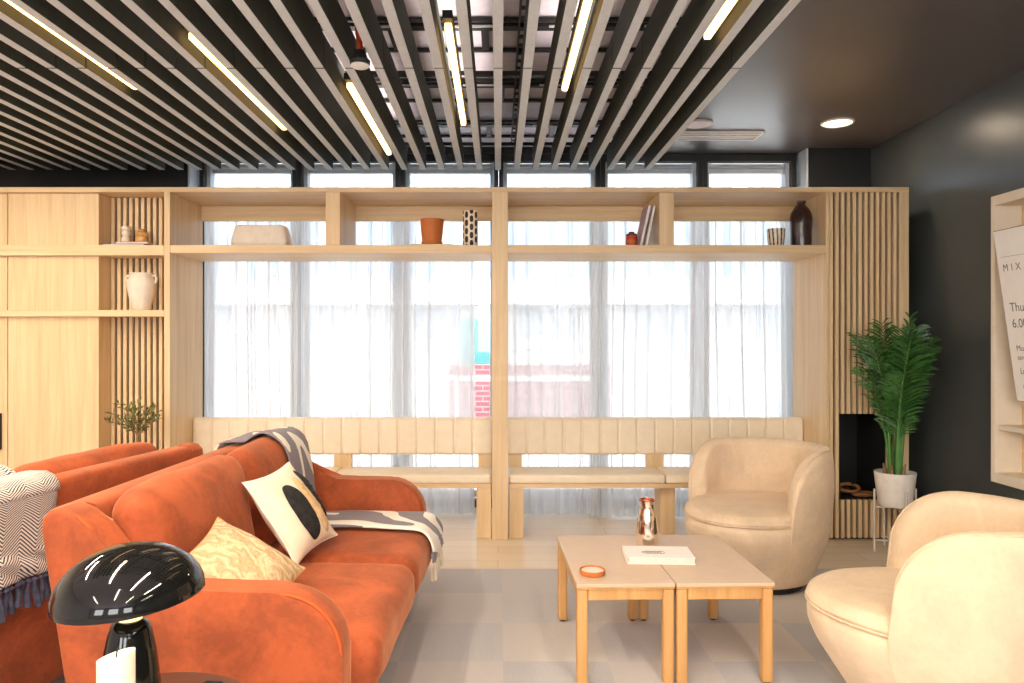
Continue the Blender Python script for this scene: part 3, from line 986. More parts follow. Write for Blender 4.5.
# local axes of p2: x = along the sofa (away), y = up the face, z = x cross y
side = 1 if (MW2.to_3x3() @ Vector((0, 0, 1))).x > 0 else -1
def tuft(name, mat, c, rx, ry, rot, clip=1.0, hh=.012):
    g = MB()
    rnd = random.Random(4)
    def f(a, b):
        ang = a * 2 * PI; r = b
        x = math.copysign(abs(math.cos(ang)) ** .85, math.cos(ang)) * rx * r; y = math.sin(ang) * ry * r
        X = c[0] + x * math.cos(rot) - y * math.sin(rot); Y = c[1] + x * math.sin(rot) + y * math.cos(rot)
        X = max(-.92, min(.92, X)); Y = max(-.92, min(.92, Y))
        p = pillow_pt(X, Y, side, .170, .054)
        bump = hh * (1 - r ** 4) * (1 + .5 * mnoise.noise(Vector((X * 22, Y * 22, 3)))) + .0015
        return p + Vector((0, 0, side * bump))
    g.grid(f, 40, 10, cu=True)
    return g.build(name, mat, p2, angle=80)
tuft('black_tuft', M['tuft_black'], (-.14, -.16), .33, .70, .08)
tuft('tan_tuft', M['tuft_tan'], (.37, -.12), .20, .74, .10)
tuft('black_tuft', M['tuft_black'], (.74, .12), .18, .66, .08)

# ================================================================= ARMCHAIRS
def make_armchair(label, loc, rz):
    t = thing('armchair', label, 'armchair', loc, rz, 'cream velvet tub armchairs')
    V = M['cream_velvet']
    def plan(th, r, z):
        x, y = r * math.cos(th), r * math.sin(th)
        k = min(1, max(0, (z - .05) / .25)); k = k * k * (3 - 2 * k)
        if x > 0: x *= 1 + .10 + .16 * k
        return x, y
    prof = [(.235, .034), (.262, .045), (.285, .10), (.312, .17), (.335, .24), (.350, .30), (.352, .335), (.345, .358), (.325, .372)]
    g = MB()
    def fb(u, v):
        th = u * 2 * PI; q = v * (len(prof) - 1); k = min(int(q), len(prof) - 2); f = q - k
        r = prof[k][0] * (1 - f) + prof[k + 1][0] * f; z = prof[k][1] * (1 - f) + prof[k + 1][1] * f
        x, y = plan(th, r, z); return Vector((x, y, z))
    rows = g.grid(fb, 56, 24, cu=True)
    g.bm.faces.new([r[0] for r in rows])
    g.bm.faces.new([r[-1] for r in rows])
    g.build('body', V, t, angle=60)
    sp_ = [(0, .428), (.5, .427), (.8, .421), (.93, .410), (.99, .394), (1.005, .376), (.985, .362), (.9, .358)]
    g = MB()
    def fs(u, v):
        th = u * 2 * PI; q = v * (len(sp_) - 1); k = min(int(q), len(sp_) - 2); f = q - k
        r = sp_[k][0] * (1 - f) + sp_[k + 1][0] * f; z = sp_[k][1] * (1 - f) + sp_[k + 1][1] * f
        x, y = plan(th, .353 * max(r, .001), .4)
        z += .004 * mnoise.noise(Vector((x * 6, y * 6, 1)))
        return Vector((x, y, z))
    g.grid(fs, 56, 28, cu=True)
    seat = g.build('seat', V, t, angle=80)
    pts = []
    for k in range(64):
        x, y = plan(k / 64 * 2 * PI, .3545, .4); pts.append((x, y, .366))
    MB().tube(pts, .0035, 6, closed=True).build('seam', V, seat)
    # wrap-round back shell
    pm, p1_ = math.radians(114), math.radians(76)
    def ztop(phi):
        a = abs(phi)
        if a <= p1_: return .705
        q = min(1, (a - p1_) / (pm - p1_))
        return .385 + .32 * max(0, 1 - q ** 2.6) ** (1 / 2.6)
    def Rout(z):
        pr = [(.255, .06), (.285, .10), (.314, .17), (.338, .24), (.354, .30), (.366, .40), (.372, .50), (.372, .58), (.366, .66), (.360, .72)]
        for a, b in zip(pr, pr[1:]):
            if z <= b[1]:
                f = (z - a[1]) / (b[1] - a[1]); return a[0] * (1 - f) + b[0] * f
        return pr[-1][0]
    g = MB()
    T = .086
    def fsh(u, v):
        phi = (u * 2 - 1) * pm
        e = 1 - max(0, (abs(u * 2 - 1) - .965) / .035) ** 2 * .55
        zt = ztop(phi)
        th_ = T * e
        # path round the section: outer bottom -> outer top -> inner top -> inner bottom
        zb = .075
        rt = min(th_ / 2, max(.004, (zt - .36) * .9))
        if v < .45:
            q = v / .45; z = zb + (zt - rt - zb) * q; r = Rout(z) + .003; inset = 0
        elif v < .7:
            a = (v - .45) / .25 * PI
            z = zt - rt + rt * math.sin(a); r = Rout(zt - rt) + .003; inset = th_ / 2 * (1 - math.cos(a))
        else:
            q = (v - .7) / .3; z = zt - rt + (.34 - (zt - rt)) * q; r = Rout(zt - rt) + .003; inset = th_ + .012 * math.sin(q * PI)
        r -= inset
        r += .0025 * mnoise.noise(Vector((phi * 14, z * 5, 2))) * (1 if .4 < v < .8 else .3)
        th = PI + phi
        x, y = r * math.cos(th), r * math.sin(th)
        if x > 0: x *= 1.10 + .16 * min(1, max(0, (z - .05) / .25))
        return Vector((x, y, z))
    rows = g.grid(fsh, 84, 48)
    g.bm.faces.new(rows[0]); g.bm.faces.new(list(reversed(rows[-1])))
    g.build('back_shell', V, t, angle=75)
    pts = []
    for k in range(85):                                      # welt along the outer top edge
        u = k / 84; p = fsh(u, .53); pts.append(p + Vector((0, 0, .001)))
    MB().tube(pts, .0032, 6).build('piping', V, t)
    MB().lathe([(.0, 0), (.215, 0), (.222, .006), (.222, .024), (.20, .033), (0, .033)], 40).build('swivel_base', M['black'], t)
    return t
make_armchair('cream velvet tub armchair by the coffee tables, in front of the window bench', (1.345, 3.81, .006), math.radians(214)).scale = (.94, .94, 1)
make_armchair('cream velvet tub armchair nearest the oak wall shelf, cut off by the frame edge', (1.455, 2.385, .006), math.radians(153)).scale = (.96, .96, 1)

# ================================================================= COFFEE TABLES
def lam():
    return plain('beige_laminate', lin(206, 180, 152), .42, var=.03)
M['lam'] = lam()
ROT = math.radians(1.6)
CT = Vector((.630, 2.985, .006))
ct1 = thing('coffee_table', 'small oak table with the coaster, pushed against its twin', 'coffee table', CT + Vector((-.180, -.004, 0)), ROT, 'pair of oak coffee tables')
WX, DY, HT = .1782, .328, .370
MB().box(-WX, WX, -DY, DY, HT - .0135, HT, .002, 2).build('table_top', M['lam'], ct1, smooth=False)
MB().box(-WX + .001, WX - .001, -DY + .001, DY - .001, HT - .020, HT - .0137).build('edge_band', M['leg_oak'], ct1, smooth=False)
for a in ((-WX + .043, WX - .043, -DY + .008, -DY + .03), (-WX + .043, WX - .043, DY - .03, DY - .008), (-WX + .008, -WX + .03, -DY + .043, DY - .043), (WX - .03, WX - .008, -DY + .043, DY - .043)):
    MB().box(a[0], a[1], a[2], a[3], HT - .062, HT - .0202, .002, 1).build('apron', M['leg_oak'], ct1, smooth=False)
for sx in (-1, 1):
    for sy in (-1, 1):
        lg = MB().box(sx * (WX - .0225) - .020, sx * (WX - .0225) + .020, sy * (DY - .0225) - .020, sy * (DY - .0225) + .020, .006, HT - .0202, .009, 4).build('leg', M['leg_oak'], ct1)
        MB().lathe([(.012, 0), (.013, .0058)], 14, (sx * (WX - .0225), sy * (DY - .0225), 0)).build('foot', M['rubber'], lg)
ct2 = copy_tree(ct1)
ct2.location = CT + Vector((.180, .004, 0)); ct2['label'] = 'small oak table without the coaster, on the armchair side of its twin'
ZTAB = CT.z + HT
# carafe
p = Vector((.632, 3.135, ZTAB + .0012))
t = thing('carafe', 'shiny rose gold carafe standing behind the white book', 'carafe', p)
MB().lathe([(0, 0), (.044, 0), (.0465, .004), (.0468, .02), (.045, .07), (.041, .11), (.035, .14), (.030, .158), (.0285, .172), (.0295, .186), (.030, .192), (.029, .192), (.0265, .17), (.0265, .165), (0, .165)], 48).build('body', M['copper'], t)
MB().lathe([(.0295, .1922), (.0325, .1922), (.0335, .1955), (.0325, .199), (.0285, .199), (.0275, .1955), (.0295, .1922)], 40, cap=False).build('rim', M['copper_rim'], t)
# book
t = thing('book', 'thick white book lying flat across the two coffee tables', 'book', (.640, 2.955, ZTAB + .0012), math.radians(-3))
MB().box(-.128, .128, -.079, .079, .0035, .0245, .001, 1).build('pages', M['pages'], t, smooth=False)
MB().box(-.131, .131, -.081, .081, .0247, .0275, .0008, 1).build('cover', M['paper'], t, smooth=False)
MB().box(-.131, .131, -.081, .081, 0, .0033, .0008, 1).build('cover', M['paper'], t, smooth=False)
MB().box(-.1335, -.1312, -.081, .081, 0, .0275, .0008, 1).build('spine', M['paper'], t, smooth=False)
pr = bpy.data.objects  # printed marks on the cover: a few loops, no words
g = MB()
for k in range(6):
    cx = -.055 + .013 * k
    g.tube([(cx + .012 * math.cos(a), -.012 + .017 * math.sin(a) * (1 if k % 2 else .7), .0281) for a in [q * 2 * PI / 18 for q in range(18)]], .0011, 4, closed=True)
g.build('cover_print', M['print_grey'], t)
# coaster
t = thing('coaster_dish', 'small round copper coloured dish near the table corner', 'dish', (.352, 2.762, ZTAB + .0012))
MB().lathe([(0, 0), (.043, 0), (.047, .004), (.048, .014), (.0475, .018), (.0445, .018), (.043, .012), (0, .011)], 40).build('dish', M['terracotta'], t)
MB().lathe([(0, .0112), (.041, .0112), (.041, .0135), (0, .0140)], 36).build('inlay', M['ceramic_cream'], t)

# ================================================================= SIDE TABLE, LAMP, CANDLE
TS = Vector((-.655, 1.325, .006)); TZ = .55
t = thing('side_table', 'round dark brown side table under the black lamp', 'side table', TS)
MB().lathe([(0, TZ - .026), (.215, TZ - .026), (.228, TZ - .014), (.228, TZ - .006), (.222, TZ), (0, TZ)], 64).build('table_top', M['brown_dark'], t)
MB().lathe([(.028, .016), (.024, .05), (.024, TZ - .06), (.05, TZ - .0265)], 24).build('pedestal', M['brown_dark'], t)
MB().lathe([(0, 0), (.16, 0), (.163, .008), (.15, .0155), (0, .0155)], 48).build('base', M['brown_dark'], t)
zt = TS.z + TZ + .0012
LP = Vector((-.676, 1.36, zt))
t = thing('table_lamp', 'glossy black mushroom table lamp with a wide dome shade', 'lamp', LP)
MB().lathe([(0, 0), (.054, 0), (.056, .004), (.055, .02), (.051, .07), (.044, .125), (.037, .158), (.032, .172), (.022, .180), (0, .180)], 48).build('base', M['black_gloss'], t)
MB().lathe([(0, .1805), (.020, .1805), (.0265, .192), (.028, .206), (.024, .222), (.012, .232), (0, .234)], 32).build('glass_diffuser', M['glow'], t)
g = MB()
R = .130
outer = [(R * math.sin(a), .094 * max(0, math.cos(a))) for a in [k / 48 * PI / 2 for k in range(49)]]
inner = [(max(0, r - .004), max(.0, z - .004)) for r, z in reversed(outer)]
inner[0] = (R - .004, .0005)
g.lathe([(0, .094)] + outer[1:] + inner[:-1] + [(0, .090)], 96, cap=False)
sh = g.build('shade', M['black_gloss'], t, angle=60)
sh.location = (0, 0, .223); sh.rotation_euler = (math.radians(2), math.radians(-4), 0)
MB().lathe([(.0, .0), (.006, .0), (.006, .068), (0, .068)], 10).build('shade_stem', M['black_gloss'], t).location = (0, 0, .234)
pts = [(.052, .03, .006), (.075, .075, .010), (.10, .105, .016), (.125, .115, .010), (.15, .09, .004), (.165, .04, .004), (.17, -.02, .004)]
pp = []
for i in range(len(pts) - 1):
    for q in range(5): pp.append(Vector(pts[i]).lerp(Vector(pts[i + 1]), q / 5))
MB().tube(pp, .0028, 8).build('power_cord', M['rubber'], t)
cd = thing('candle', 'short white pillar candle in front of the black lamp', 'candle', (-.622, 1.205, zt))
g = MB()
def fc(u, v):
    th = u * 2 * PI
    topz = lambda x: .180 + .26 * x
    if v < .6: r, z, k = .0285, None, v / .6
    elif v < .8: r, k = .0285 - .006 * (v - .6) / .2, 1
    else: r, k = .0225 * (1 - (v - .8) / .2), 1
    x, y = r * math.cos(th), r * math.sin(th)
    top = topz(x) * 1.0 - .0015 * (y / .03)
    if v >= .8: top -= .006 * min(1, (v - .8) / .06)
    return Vector((x, y, top * k))
rows = g.grid(fc, 40, 20, cu=True)
g.bm.faces.new([r[0] for r in rows])
M['wax'] = plain('candle_wax', lin(250, 238, 214), .5, var=.01)
M['wax'].node_tree.nodes['Principled BSDF'].inputs['Subsurface Weight'].default_value = .4
g.build('wax', M['wax'], cd, angle=50)
MB().tube([(0, 0, .171), (.001, 0, .182), (.003, 0, .190)], .0012, 6).build('wick', M['rubber'], cd)

# ================================================================= THINGS ON SHELVES
ZSH = 1.844 + .0012
def ctr(px_, Y, z): return Vector(((px_ - 498) * Y / F, Y, z))
# cream trough
t = thing('trough_planter', 'wide low cream trough with slanted sides on the window shelf', 'planter', ctr(262, 4.80, ZSH))
def trough(u, v):
    a = u * 2 * PI; c, s = math.cos(a), math.sin(a)
    prof = [(.165, .0), (.178, .004), (.186, .03), (.183, .05), (.165, .12), (.158, .138), (.148, .142), (.138, .136), (.142, .05), (.0, .045)]
    q = v * (len(prof) - 1); k = min(int(q), len(prof) - 2); f = q - k
    r = prof[k][0] * (1 - f) + prof[k + 1][0] * f; z = prof[k][1] * (1 - f) + prof[k + 1][1] * f
    e = .32
    return Vector((r * math.copysign(abs(c) ** e, c), (r * .42) * math.copysign(abs(s) ** e, s), z))
g = MB(); rows = g.grid(trough, 64, 36, cu=True); g.bm.faces.new([r[0] for r in rows])
g.build('body', M['ceramic_cream'], t, angle=60)
# board + terracotta pot
b = MB().box(-.133, .133, -.09, .09, 0, .016, .003, 2).build('serving_board', M['oak_x'], smooth=False)
b.location = ctr(433, 4.80, ZSH); tag(b, 'thin oak board under the terracotta pot', 'board')
t = thing('plant_pot', 'empty terracotta plant pot with saucer standing on an oak board', 'plant pot', ctr(432, 4.80, ZSH + .0172))
MB().lathe([(0, .0), (.062, .0), (.068, .006), (.069, .024), (.064, .026), (.0, .026)], 40).build('saucer', M['terracotta'], t)
MB().lathe([(0, .0265), (.062, .0265), (.066, .05), (.0765, .150), (.078, .166), (.0745, .169), (.0725, .164), (.066, .08), (0, .075)], 44).build('pot', M['terracotta'], t)
# spotted vase
p = ctr(470.5, 4.80, ZSH)
o = MB().lathe([(0, 0), (.046, 0), (.049, .004), (.049, .236), (.0475, .240), (.044, .238), (.043, .06), (0, .05)], 44).build('spotted_vase', M['spotted'])
o.location = p; tag(o, 'cream cylinder vase covered in black dashes', 'vase')
# red tin
t = thing('tin', 'small red lidded tin on the window shelf', 'tin', ctr(631.5, 4.80, ZSH))
MB().lathe([(0, 0), (.033, 0), (.036, .006), (.037, .012), (.037, .072), (.035, .078), (0, .078)], 32).build('body', M['red_label'], t)
MB().lathe([(.0375, .030), (.0382, .030), (.0382, .052), (.0375, .052), (.0375, .030)], 32, cap=False).build('label_band', M['terracotta'], t)
MB().lathe([(0, .0785), (.036, .0785), (.037, .083), (.034, .092), (.02, .096), (.018, .105), (0, .106)], 32).build('lid', M['brown_dark'], t)
# leaning books
def lean(px_, tilt, h, w, th, mat, label, Y, dx=0):
    t = thing('leaning_book', label, 'book', ctr(px_, Y, ZSH) + Vector((dx - .012, 0, .005)), 0, 'thin books leaning on the divider')
    t.rotation_euler = (0, tilt, 0)
    MB().box(.0015, th - .0015, -w / 2 + .003, w / 2 - .002, .003, h - .003).build('pages', M['pages'], t, smooth=False)
    MB().box(0, .0014, -w / 2, w / 2, 0, h, .0005, 1).build('cover', mat, t, smooth=False)
    MB().box(th - .0014, th, -w / 2, w / 2, 0, h, .0005, 1).build('cover', mat, t, smooth=False)
    return t
lean(638.5, math.radians(12.5), .262, .20, .018, M['lilac_cover'], 'thin book leaning on the shelf divider, next to the red tin', 4.78)
lean(643.0, math.radians(12), .260, .20, .014, M['paper'], 'thin white book leaning on the shelf divider behind its neighbour', 4.78, .006)
# striped cup
o = MB().lathe([(0, .004), (.03, 0), (.042, .004), (.050, .03), (.056, .08), (.058, .122), (.0555, .124), (.053, .08), (.045, .03), (0, .02)], 44).build('striped_cup', M['striped'])
o.location = ctr(776, 4.80, ZSH); tag(o, 'cream cup with dark vertical streaks beside the dark bottle', 'cup')
# dark bottle
t = thing('bottle_vase', 'dark brown glazed bottle vase on the window shelf', 'vase', ctr(801, 4.80, ZSH))
MB().lathe([(0, 0), (.054, 0), (.062, .006), (.066, .04), (.0665, .10), (.068, .15), (.0695, .19), (.064, .225), (.048, .255), (.033, .272), (.028, .279), (0, .279)], 44).build('body', M['dark_glass'], t)
MB().lathe([(.024, .2792), (.024, .286), (.029, .292), (.030, .302), (.027, .305), (.020, .304), (.018, .285), (.024, .2792)], 36, cap=False).build('neck', M['dark_glass'], t)

# left alcove
YA = 4.745
ZA1, ZA2 = 1.844 + .0012, 1.438 + .0012
t = thing('stacked_book', 'thin lilac book at the bottom of the pair on the alcove shelf', 'book', ctr(126, YA, ZA1))
MB().box(-.130, .130, -.035, .035, .002, .014).build('pages', M['pages'], t, smooth=False)
for z in (0, .0142): MB().box(-.132, .132, -.037, .037, z, z + .0018).build('cover', M['lilac_cover'], t, smooth=False)
t = thing('stacked_book', 'thin red book under the two small alcove ornaments', 'book', ctr(134, YA, ZA1 + .0172))
MB().box(-.103, .103, -.033, .033, .002, .012).build('pages', M['pages'], t, smooth=False)
for z in (0, .0122): MB().box(-.105, .105, -.035, .035, z, z + .0018).build('cover', M['red_cover'], t, smooth=False)
ZO = ZA1 + .0172 + .0152
t = thing('bud_vase', 'pale stacked disc bud vase on the red book', 'vase', ctr(126, YA, ZO))
MB().lathe([(0, 0), (.025, 0), (.028, .006), (.028, .03), (.022, .036), (.022, .042), (.026, .048), (.026, .068), (.022, .074), (.030, .080), (.031, .094), (.028, .098), (.02, .096), (0, .07)], 32).build('body', M['ceramic_cream'], t)
o = MB().lathe([(0, 0), (.030, 0), (.036, .008), (.038, .022), (.033, .034), (.030, .038), (.033, .042), (.036, .052), (.030, .064), (.018, .070), (.019, .078), (.024, .082), (.02, .082), (0, .06)], 32).build('gourd_ornament', M['tan_ceramic'])
o.location = ctr(142, YA, ZO); tag(o, 'small tan gourd shaped ornament on the red book', 'ornament')
t = thing('jug', 'large cream stoneware jug with small handles on the lower alcove shelf', 'jug', ctr(141.5, YA, ZA2))
MB().lathe([(0, 0), (.052, 0), (.058, .006), (.066, .05), (.082, .11), (.091, .155), (.090, .185), (.078, .208), (.070, .216), (.070, .226), (.078, .236), (.076, .240), (.068, .236), (.064, .20), (0, .15)], 44).warp(lambda c: Vector((c.x, c.y * .86, c.z))).build('body', M['ceramic_cream'], t)
for s in (-1, 1):
    MB().tube([(s * .070, 0, .222), (s * .090, 0, .224), (s * .098, 0, .208), (s * .094, 0, .186), (s * .088, 0, .178)], .008, 10).build('handle', M['ceramic_cream'], t)

# niche ornament
t = CH = t = thing('chain_ornament', 'chunky wooden chain link ornament lying in the black niche', 'ornament', (2.285, 4.80, NZ0 + .0022))
def link(c, rx, ry, r, rz, tilt):
    R_ = Matrix.Rotation(rz, 3, 'Z') @ Matrix.Rotation(tilt, 3, 'X')
    pts = [Vector(c) + R_ @ Vector((rx * math.cos(a), ry * math.sin(a), 0)) for a in [k * 2 * PI / 32 for k in range(32)]]
    MB().tube(pts, r, 10, closed=True).build('link', M['ring_wood'], t)
link((.065, -.08, .018), .082, .052, .016, .15, 0)
link((-.035, -.05, .062), .075, .050, .015, -.3, .5)
link((-.06, .06, .028), .080, .05, .015, .5, .12)
MB().tube([(-.02, -.07, .098), (.05, -.02, .112), (.11, .03, .10)], .008, 8).build('link_bar', M['black'], t)

CH.scale = (.78, .78, .78)
# ================================================================= PLANTS
PP_ = Vector((2.350, 4.38, .0))
t = thing('plant_stand', 'slim white metal plant stand by the dark wall', 'plant stand', PP_)
for k in range(4):
    a = math.radians(-90 + 90 * k)
    x, y = .1225 * math.cos(a), .1225 * math.sin(a)
    MB().tube([(x, y, .001), (x, y, .37)], .0065, 10).build('leg', M['chrome_white'], t)
for z in (.262, .065):
    g = MB()
    for k in range(2):
        a = math.radians(90 * k)
        g.tube([(-.116 * math.cos(a), -.116 * math.sin(a), z - .006 * k), (.116 * math.cos(a), .116 * math.sin(a), z - .006 * k)], .006, 8)
    g.build('cross_bar', M['chrome_white'], t)
pl = thing('palm', 'tall green palm in a white pot on the metal stand', 'potted plant', PP_ + Vector((0, 0, .2705)))
MB().lathe([(0, 0), (.086, 0), (.092, .006), (.1135, .196), (.1135, .2), (.108, .2), (.104, .17), (0, .165)], 48).build('pot', M['ceramic_white'], pl)
MB().lathe([(0, .1655), (.1, .1715), (.09, .178), (0, .184)], 28).build('soil', M['soil'], pl)
rnd = random.Random(11)
def frond(i, n):
    az = i * 2.399 + rnd.uniform(-.3, .3)
    lean_ = .05 + .15 * ((i % 5) / 4) + rnd.uniform(-.03, .03)
    H = rnd.uniform(.78, 1.08) if i % 3 else rnd.uniform(.98, 1.14)
    b = Vector((.035 * math.cos(az), .035 * math.sin(az), .17))
    pts = []
    NS = 22
    for k in range(NS + 1):
        u = k / NS
        out = lean_ * (u ** 2.0) * .95
        droop = .13 * lean_ / .3 * max(0, u - .62) ** 1.6 * 4
        pts.append(b + Vector((math.cos(az) * out, math.sin(az) * out, (H - .17) * u - droop)))
    stem = MB().tube(pts, [.0075 * (1 - .75 * k / NS) for k in range(NS + 1)], 7).build('stem', M['green_stem'] , pl)
    g = MB()
    side = Vector((-math.sin(az), math.cos(az), 0))
    N = 30
    for k in range(N):
        u = .36 + .64 * k / (N - 1)
        q = u * NS; j = min(int(q), NS - 1); p = pts[j].lerp(pts[j + 1], q - j)
        tan = (pts[j + 1] - pts[j]).normalized()
        L = .175 * math.sin(PI * min(1, (u - .26) / .80)) ** .7 * rnd.uniform(.85, 1.1) + .02
        for s in (-1, 1):
            d = (side * s * .85 + tan * rnd.uniform(.55, .85) + Vector((math.cos(az), math.sin(az), 0)) * rnd.uniform(-.25, .35)).normalized()
            wv = d.cross(tan); wv = tan * .0062 + wv.normalized() * .002
            m1 = p + d * L * .35; m2 = p + d * L * .72 + Vector((0, 0, -.012 * L / .15)); e = p + d * L + Vector((0, 0, -.035 * L / .15))
            v = [g.bm.verts.new(x) for x in (p - wv * .4, p + wv * .4, m1 + wv, m1 - wv, m2 + wv * .75, m2 - wv * .75, e)]
            g.bm.faces.new((v[0], v[1], v[2], v[3])); g.bm.faces.new((v[3], v[2], v[4], v[5])); g.bm.faces.new((v[5], v[4], v[6]))
    def fit(c):
        y = c.y * .62 if c.y > 0 else c.y
        return Vector((min(c.x, .29 + .1 * (c.z - .7) * .1), min(y, .165), c.z))
    g.warp(fit)
    g.build('leaflets', M['green_leaf'], stem, smooth=False)
for i in range(17): frond(i, 17)
for k in range(5):
    a = k * 1.3
    MB().tube([(.05 * math.cos(a), .05 * math.sin(a), .175), (.055 * math.cos(a), .055 * math.sin(a), .215), (.062 * math.cos(a), .062 * math.sin(a), .245)], [.012, .009, .005], 8).build('stem_sheath', M['bark'], pl)

# olive tree in the left alcove
ol = thing('olive_tree', 'small olive tree in front of the slatted alcove back', 'potted plant', (-2.195, 4.50, .006))
MB().lathe([(0, 0), (.085, 0), (.09, .01), (.11, .26), (.112, .27), (.105, .27), (.1, .24), (0, .235)], 40).build('pot', M['ceramic_white'], ol)
MB().lathe([(0, .236), (.098, .243), (.08, .25), (0, .255)], 24).build('soil', M['soil'], ol)
top = Vector((.005, 0, .72))
stem = MB().tube([(0, 0, .24), (.004, .003, .42), (-.003, 0, .56), top], [.010, .009, .008, .006], 10).build('trunk', M['bark'], ol)
g = MB(); gl = MB()
rnd = random.Random(5)
for i in range(15):
    az = i * 2.399; el = rnd.uniform(.25, 1.25)
    d = Vector((math.cos(az) * math.cos(el), math.sin(az) * math.cos(el) * .8, math.sin(el)))
    L = rnd.uniform(.15, .21)
    s0 = top - Vector((0, 0, rnd.uniform(0, .08)))
    pts = [s0, s0 + d * L * .5 + Vector((0, 0, .01)), s0 + d * L]
    g.tube(pts, [.004, .003, .0018], 6)
    for k in range(18):
        u = .15 + .85 * k / 17
        p = pts[0].lerp(pts[1], u * 2) if u < .5 else pts[1].lerp(pts[2], u * 2 - 1)
        ld = (d * .6 + Vector((rnd.uniform(-1, 1), rnd.uniform(-1, 1), rnd.uniform(-.5, 1)))).normalized()
        wv = ld.cross(Vector((rnd.uniform(-1, 1), rnd.uniform(-1, 1), 1))).normalized() * .0075
        l = rnd.uniform(.035, .055)
        v = [gl.bm.verts.new(x) for x in (p, p + ld * l * .45 + wv, p + ld * l, p + ld * l * .45 - wv)]
        gl.bm.faces.new((v[0], v[1], v[2])); gl.bm.faces.new((v[0], v[2], v[3]))
g.build('branches', M['bark'], stem)
gl.build('foliage', M['olive_leaf'], ol, smooth=False)

# ================================================================= RIGHT WALL SHELF + POSTER
XF = 2.55
bs = thing('wall_shelf', 'pale box shelf unit fixed to the dark wall', 'shelf', (XW, 3.83, 0))
ZB0, ZB1 = .52, 1.99
YN = 1.9
def Pb(name, x0, x1, y0, y1, z0, z1, mat): return MB().box(x0 - XW, x1 - XW, y0 - 3.83, y1 - 3.83, z0, z1, .002, 1).build(name, M[mat], bs, smooth=False)
Pb('side_panel', XF, XW - .001, 3.80, 3.83, ZB0, ZB1, 'beige_box')
Pb('side_panel', XF, XW - .001, YN, YN + .03, ZB0, ZB1, 'beige_box')
Pb('top_panel', XF, XW - .001, YN + .0305, 3.7995, ZB1 - .05, ZB1, 'beige_box')
Pb('bottom_panel', XF, XW - .001, YN + .0305, 3.7995, ZB0, ZB0 + .05, 'beige_box')
Pb('back_panel', XW - .012, XW - .001, YN + .0305, 3.7995, ZB0 + .0505, ZB1 - .0505, 'oak_z')
Pb('shelf', XF + .02, XW - .0125, YN + .0305, 3.7995, .79, .815, 'beige_box')
# poster board tipped forward, held by two brackets
PB = Vector((2.592, 3.695, .945)); HB = .855; tiltb = math.atan2(.120, .845)
po = thing('sign_board', 'white printed sign board tipped forward in the wall shelf', 'sign', PB)
po.rotation_euler = (0, -tiltb, 0)
MB().box(0, .010, -.58, 0, 0, HB, .001, 1).build('board', M['print_grey'], po, smooth=False)
MB().box(-.0012, -.0002, -.577, -.003, .003, HB - .003).build('sheet', M['paper'], po, smooth=False)
MB().box(-.0018, -.0013, -.577, -.030, HB - .135, HB - .1335).build('rule_line', M['print_grey'], po, smooth=False)
def letter(txt, y, z, size, spacing=1.0):
    cu = bpy.data.curves.new('lettering', 'FONT'); cu.body = txt; cu.size = size; cu.space_character = spacing
    cu.extrude = .0002
    o = bpy.data.objects.new('lettering', cu); COL.objects.link(o); o.parent = po
    # text x -> -Y, text y -> +Z, facing -X
    o.matrix_local = Matrix(((0, 0, -1, -.0016), (-1, 0, 0, y), (0, 1, 0, z), (0, 0, 0, 1)))
    me = bpy.data.meshes.new_from_object(o.evaluated_get(bpy.context.evaluated_depsgraph_get()))
    me.materials.clear(); me.materials.append(M['print_grey'])
    m = o.matrix_local.copy()
    bpy.data.objects.remove(o)
    o = bpy.data.objects.new('lettering', me); COL.objects.link(o); o.parent = po; o.matrix_local = m
    return o
letter('MIX', -.035, HB - .205, .050, 1.75)
letter('Thur', -.045, HB - .405, .062)
letter('6.00', -.045, HB - .485, .062)
letter('Mus', -.050, HB - .600, .040)
letter('stre', -.050, HB - .645, .036)
letter('Lu', -.055, HB - .715, .040)
letter('A', -.060, HB - .785, .030)
letter('8', -.062, HB - .820, .030)
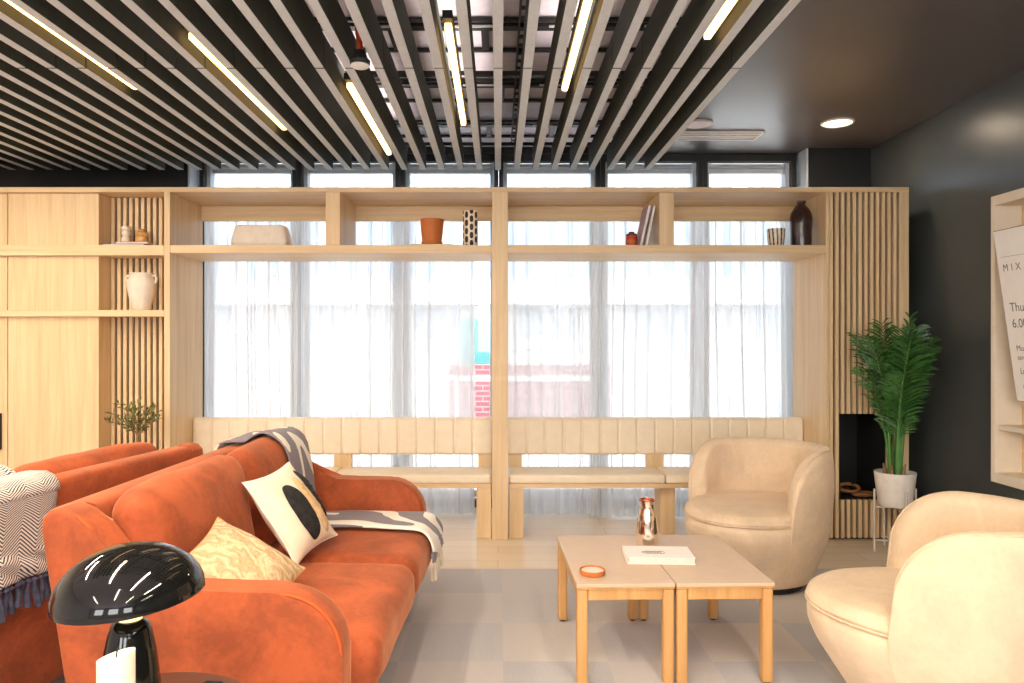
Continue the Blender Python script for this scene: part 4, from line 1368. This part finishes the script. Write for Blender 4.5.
for y in (-.15, -.43):
    MB().box(.0105, .10, y - .012, y + .012, .30, .312, .001, 1).build('bracket', M['black'], po, smooth=False)

# ================================================================= CAMERA, LIGHT, WORLD
cam = bpy.data.cameras.new('camera'); co = bpy.data.objects.new('camera', cam); COL.objects.link(co)
co.location = (0, 0, EYE); co.rotation_euler = (PI / 2, 0, 0)
cam.sensor_width = 36; cam.lens = F / 1024 * 36
cam.shift_x = 14 / 1024; cam.shift_y = -1.5 / 1024
cam.clip_start = .05
SC.camera = co

wd = bpy.data.worlds.new('sky'); SC.world = wd; wd.use_nodes = True
bg = wd.node_tree.nodes['Background']; bg.inputs[0].default_value = (.97, .985, 1, 1); bg.inputs[1].default_value = 12.0

# the room's ceiling strips continue over the seats and behind the camera
WARM = (1, .85, .64)
for x, y in ((-2.9, 3.2), (-2.4, 2.1), (-1.2, 1.4), (-.19, .9), (.82, .6), (-.7, -.3), (.3, -1.0), (1.6, -.6), (-2.0, -.8)):
    area('ceiling_strip', (x, y, ZS - .01), .05, 1.27, 34 if y > .5 else 17, WARM)
area('downlight_lamp', (2.165, 4.72, ZC - .02), .14, .14, 5, (1, .8, .58))
pt = bpy.data.lights.new('lamp_bulb', 'POINT'); pt.energy = .6; pt.color = (1, .7, .35); pt.shadow_soft_size = .02
po_ = bpy.data.objects.new('lamp_bulb', pt); COL.objects.link(po_); po_.location = LP + Vector((0, 0, .245))
sn = bpy.data.lights.new('sun', 'SUN'); sn.energy = 3; sn.angle = .05; sn.color = (1, .96, .9)
so_ = bpy.data.objects.new('sun', sn); COL.objects.link(so_); so_.rotation_euler = (math.radians(32), 0, math.radians(12))

SC.view_settings.view_transform = 'Standard'; SC.view_settings.look = 'None'
SC.view_settings.gamma = 1; SC.view_settings.use_curve_mapping = False
SC.view_settings.exposure = 0.06
SC.cycles.use_denoising = True
SC.cycles.max_bounces = 10; SC.cycles.transparent_max_bounces = 16; SC.cycles.diffuse_bounces = 6
SC.cycles.sample_clamp_indirect = 6
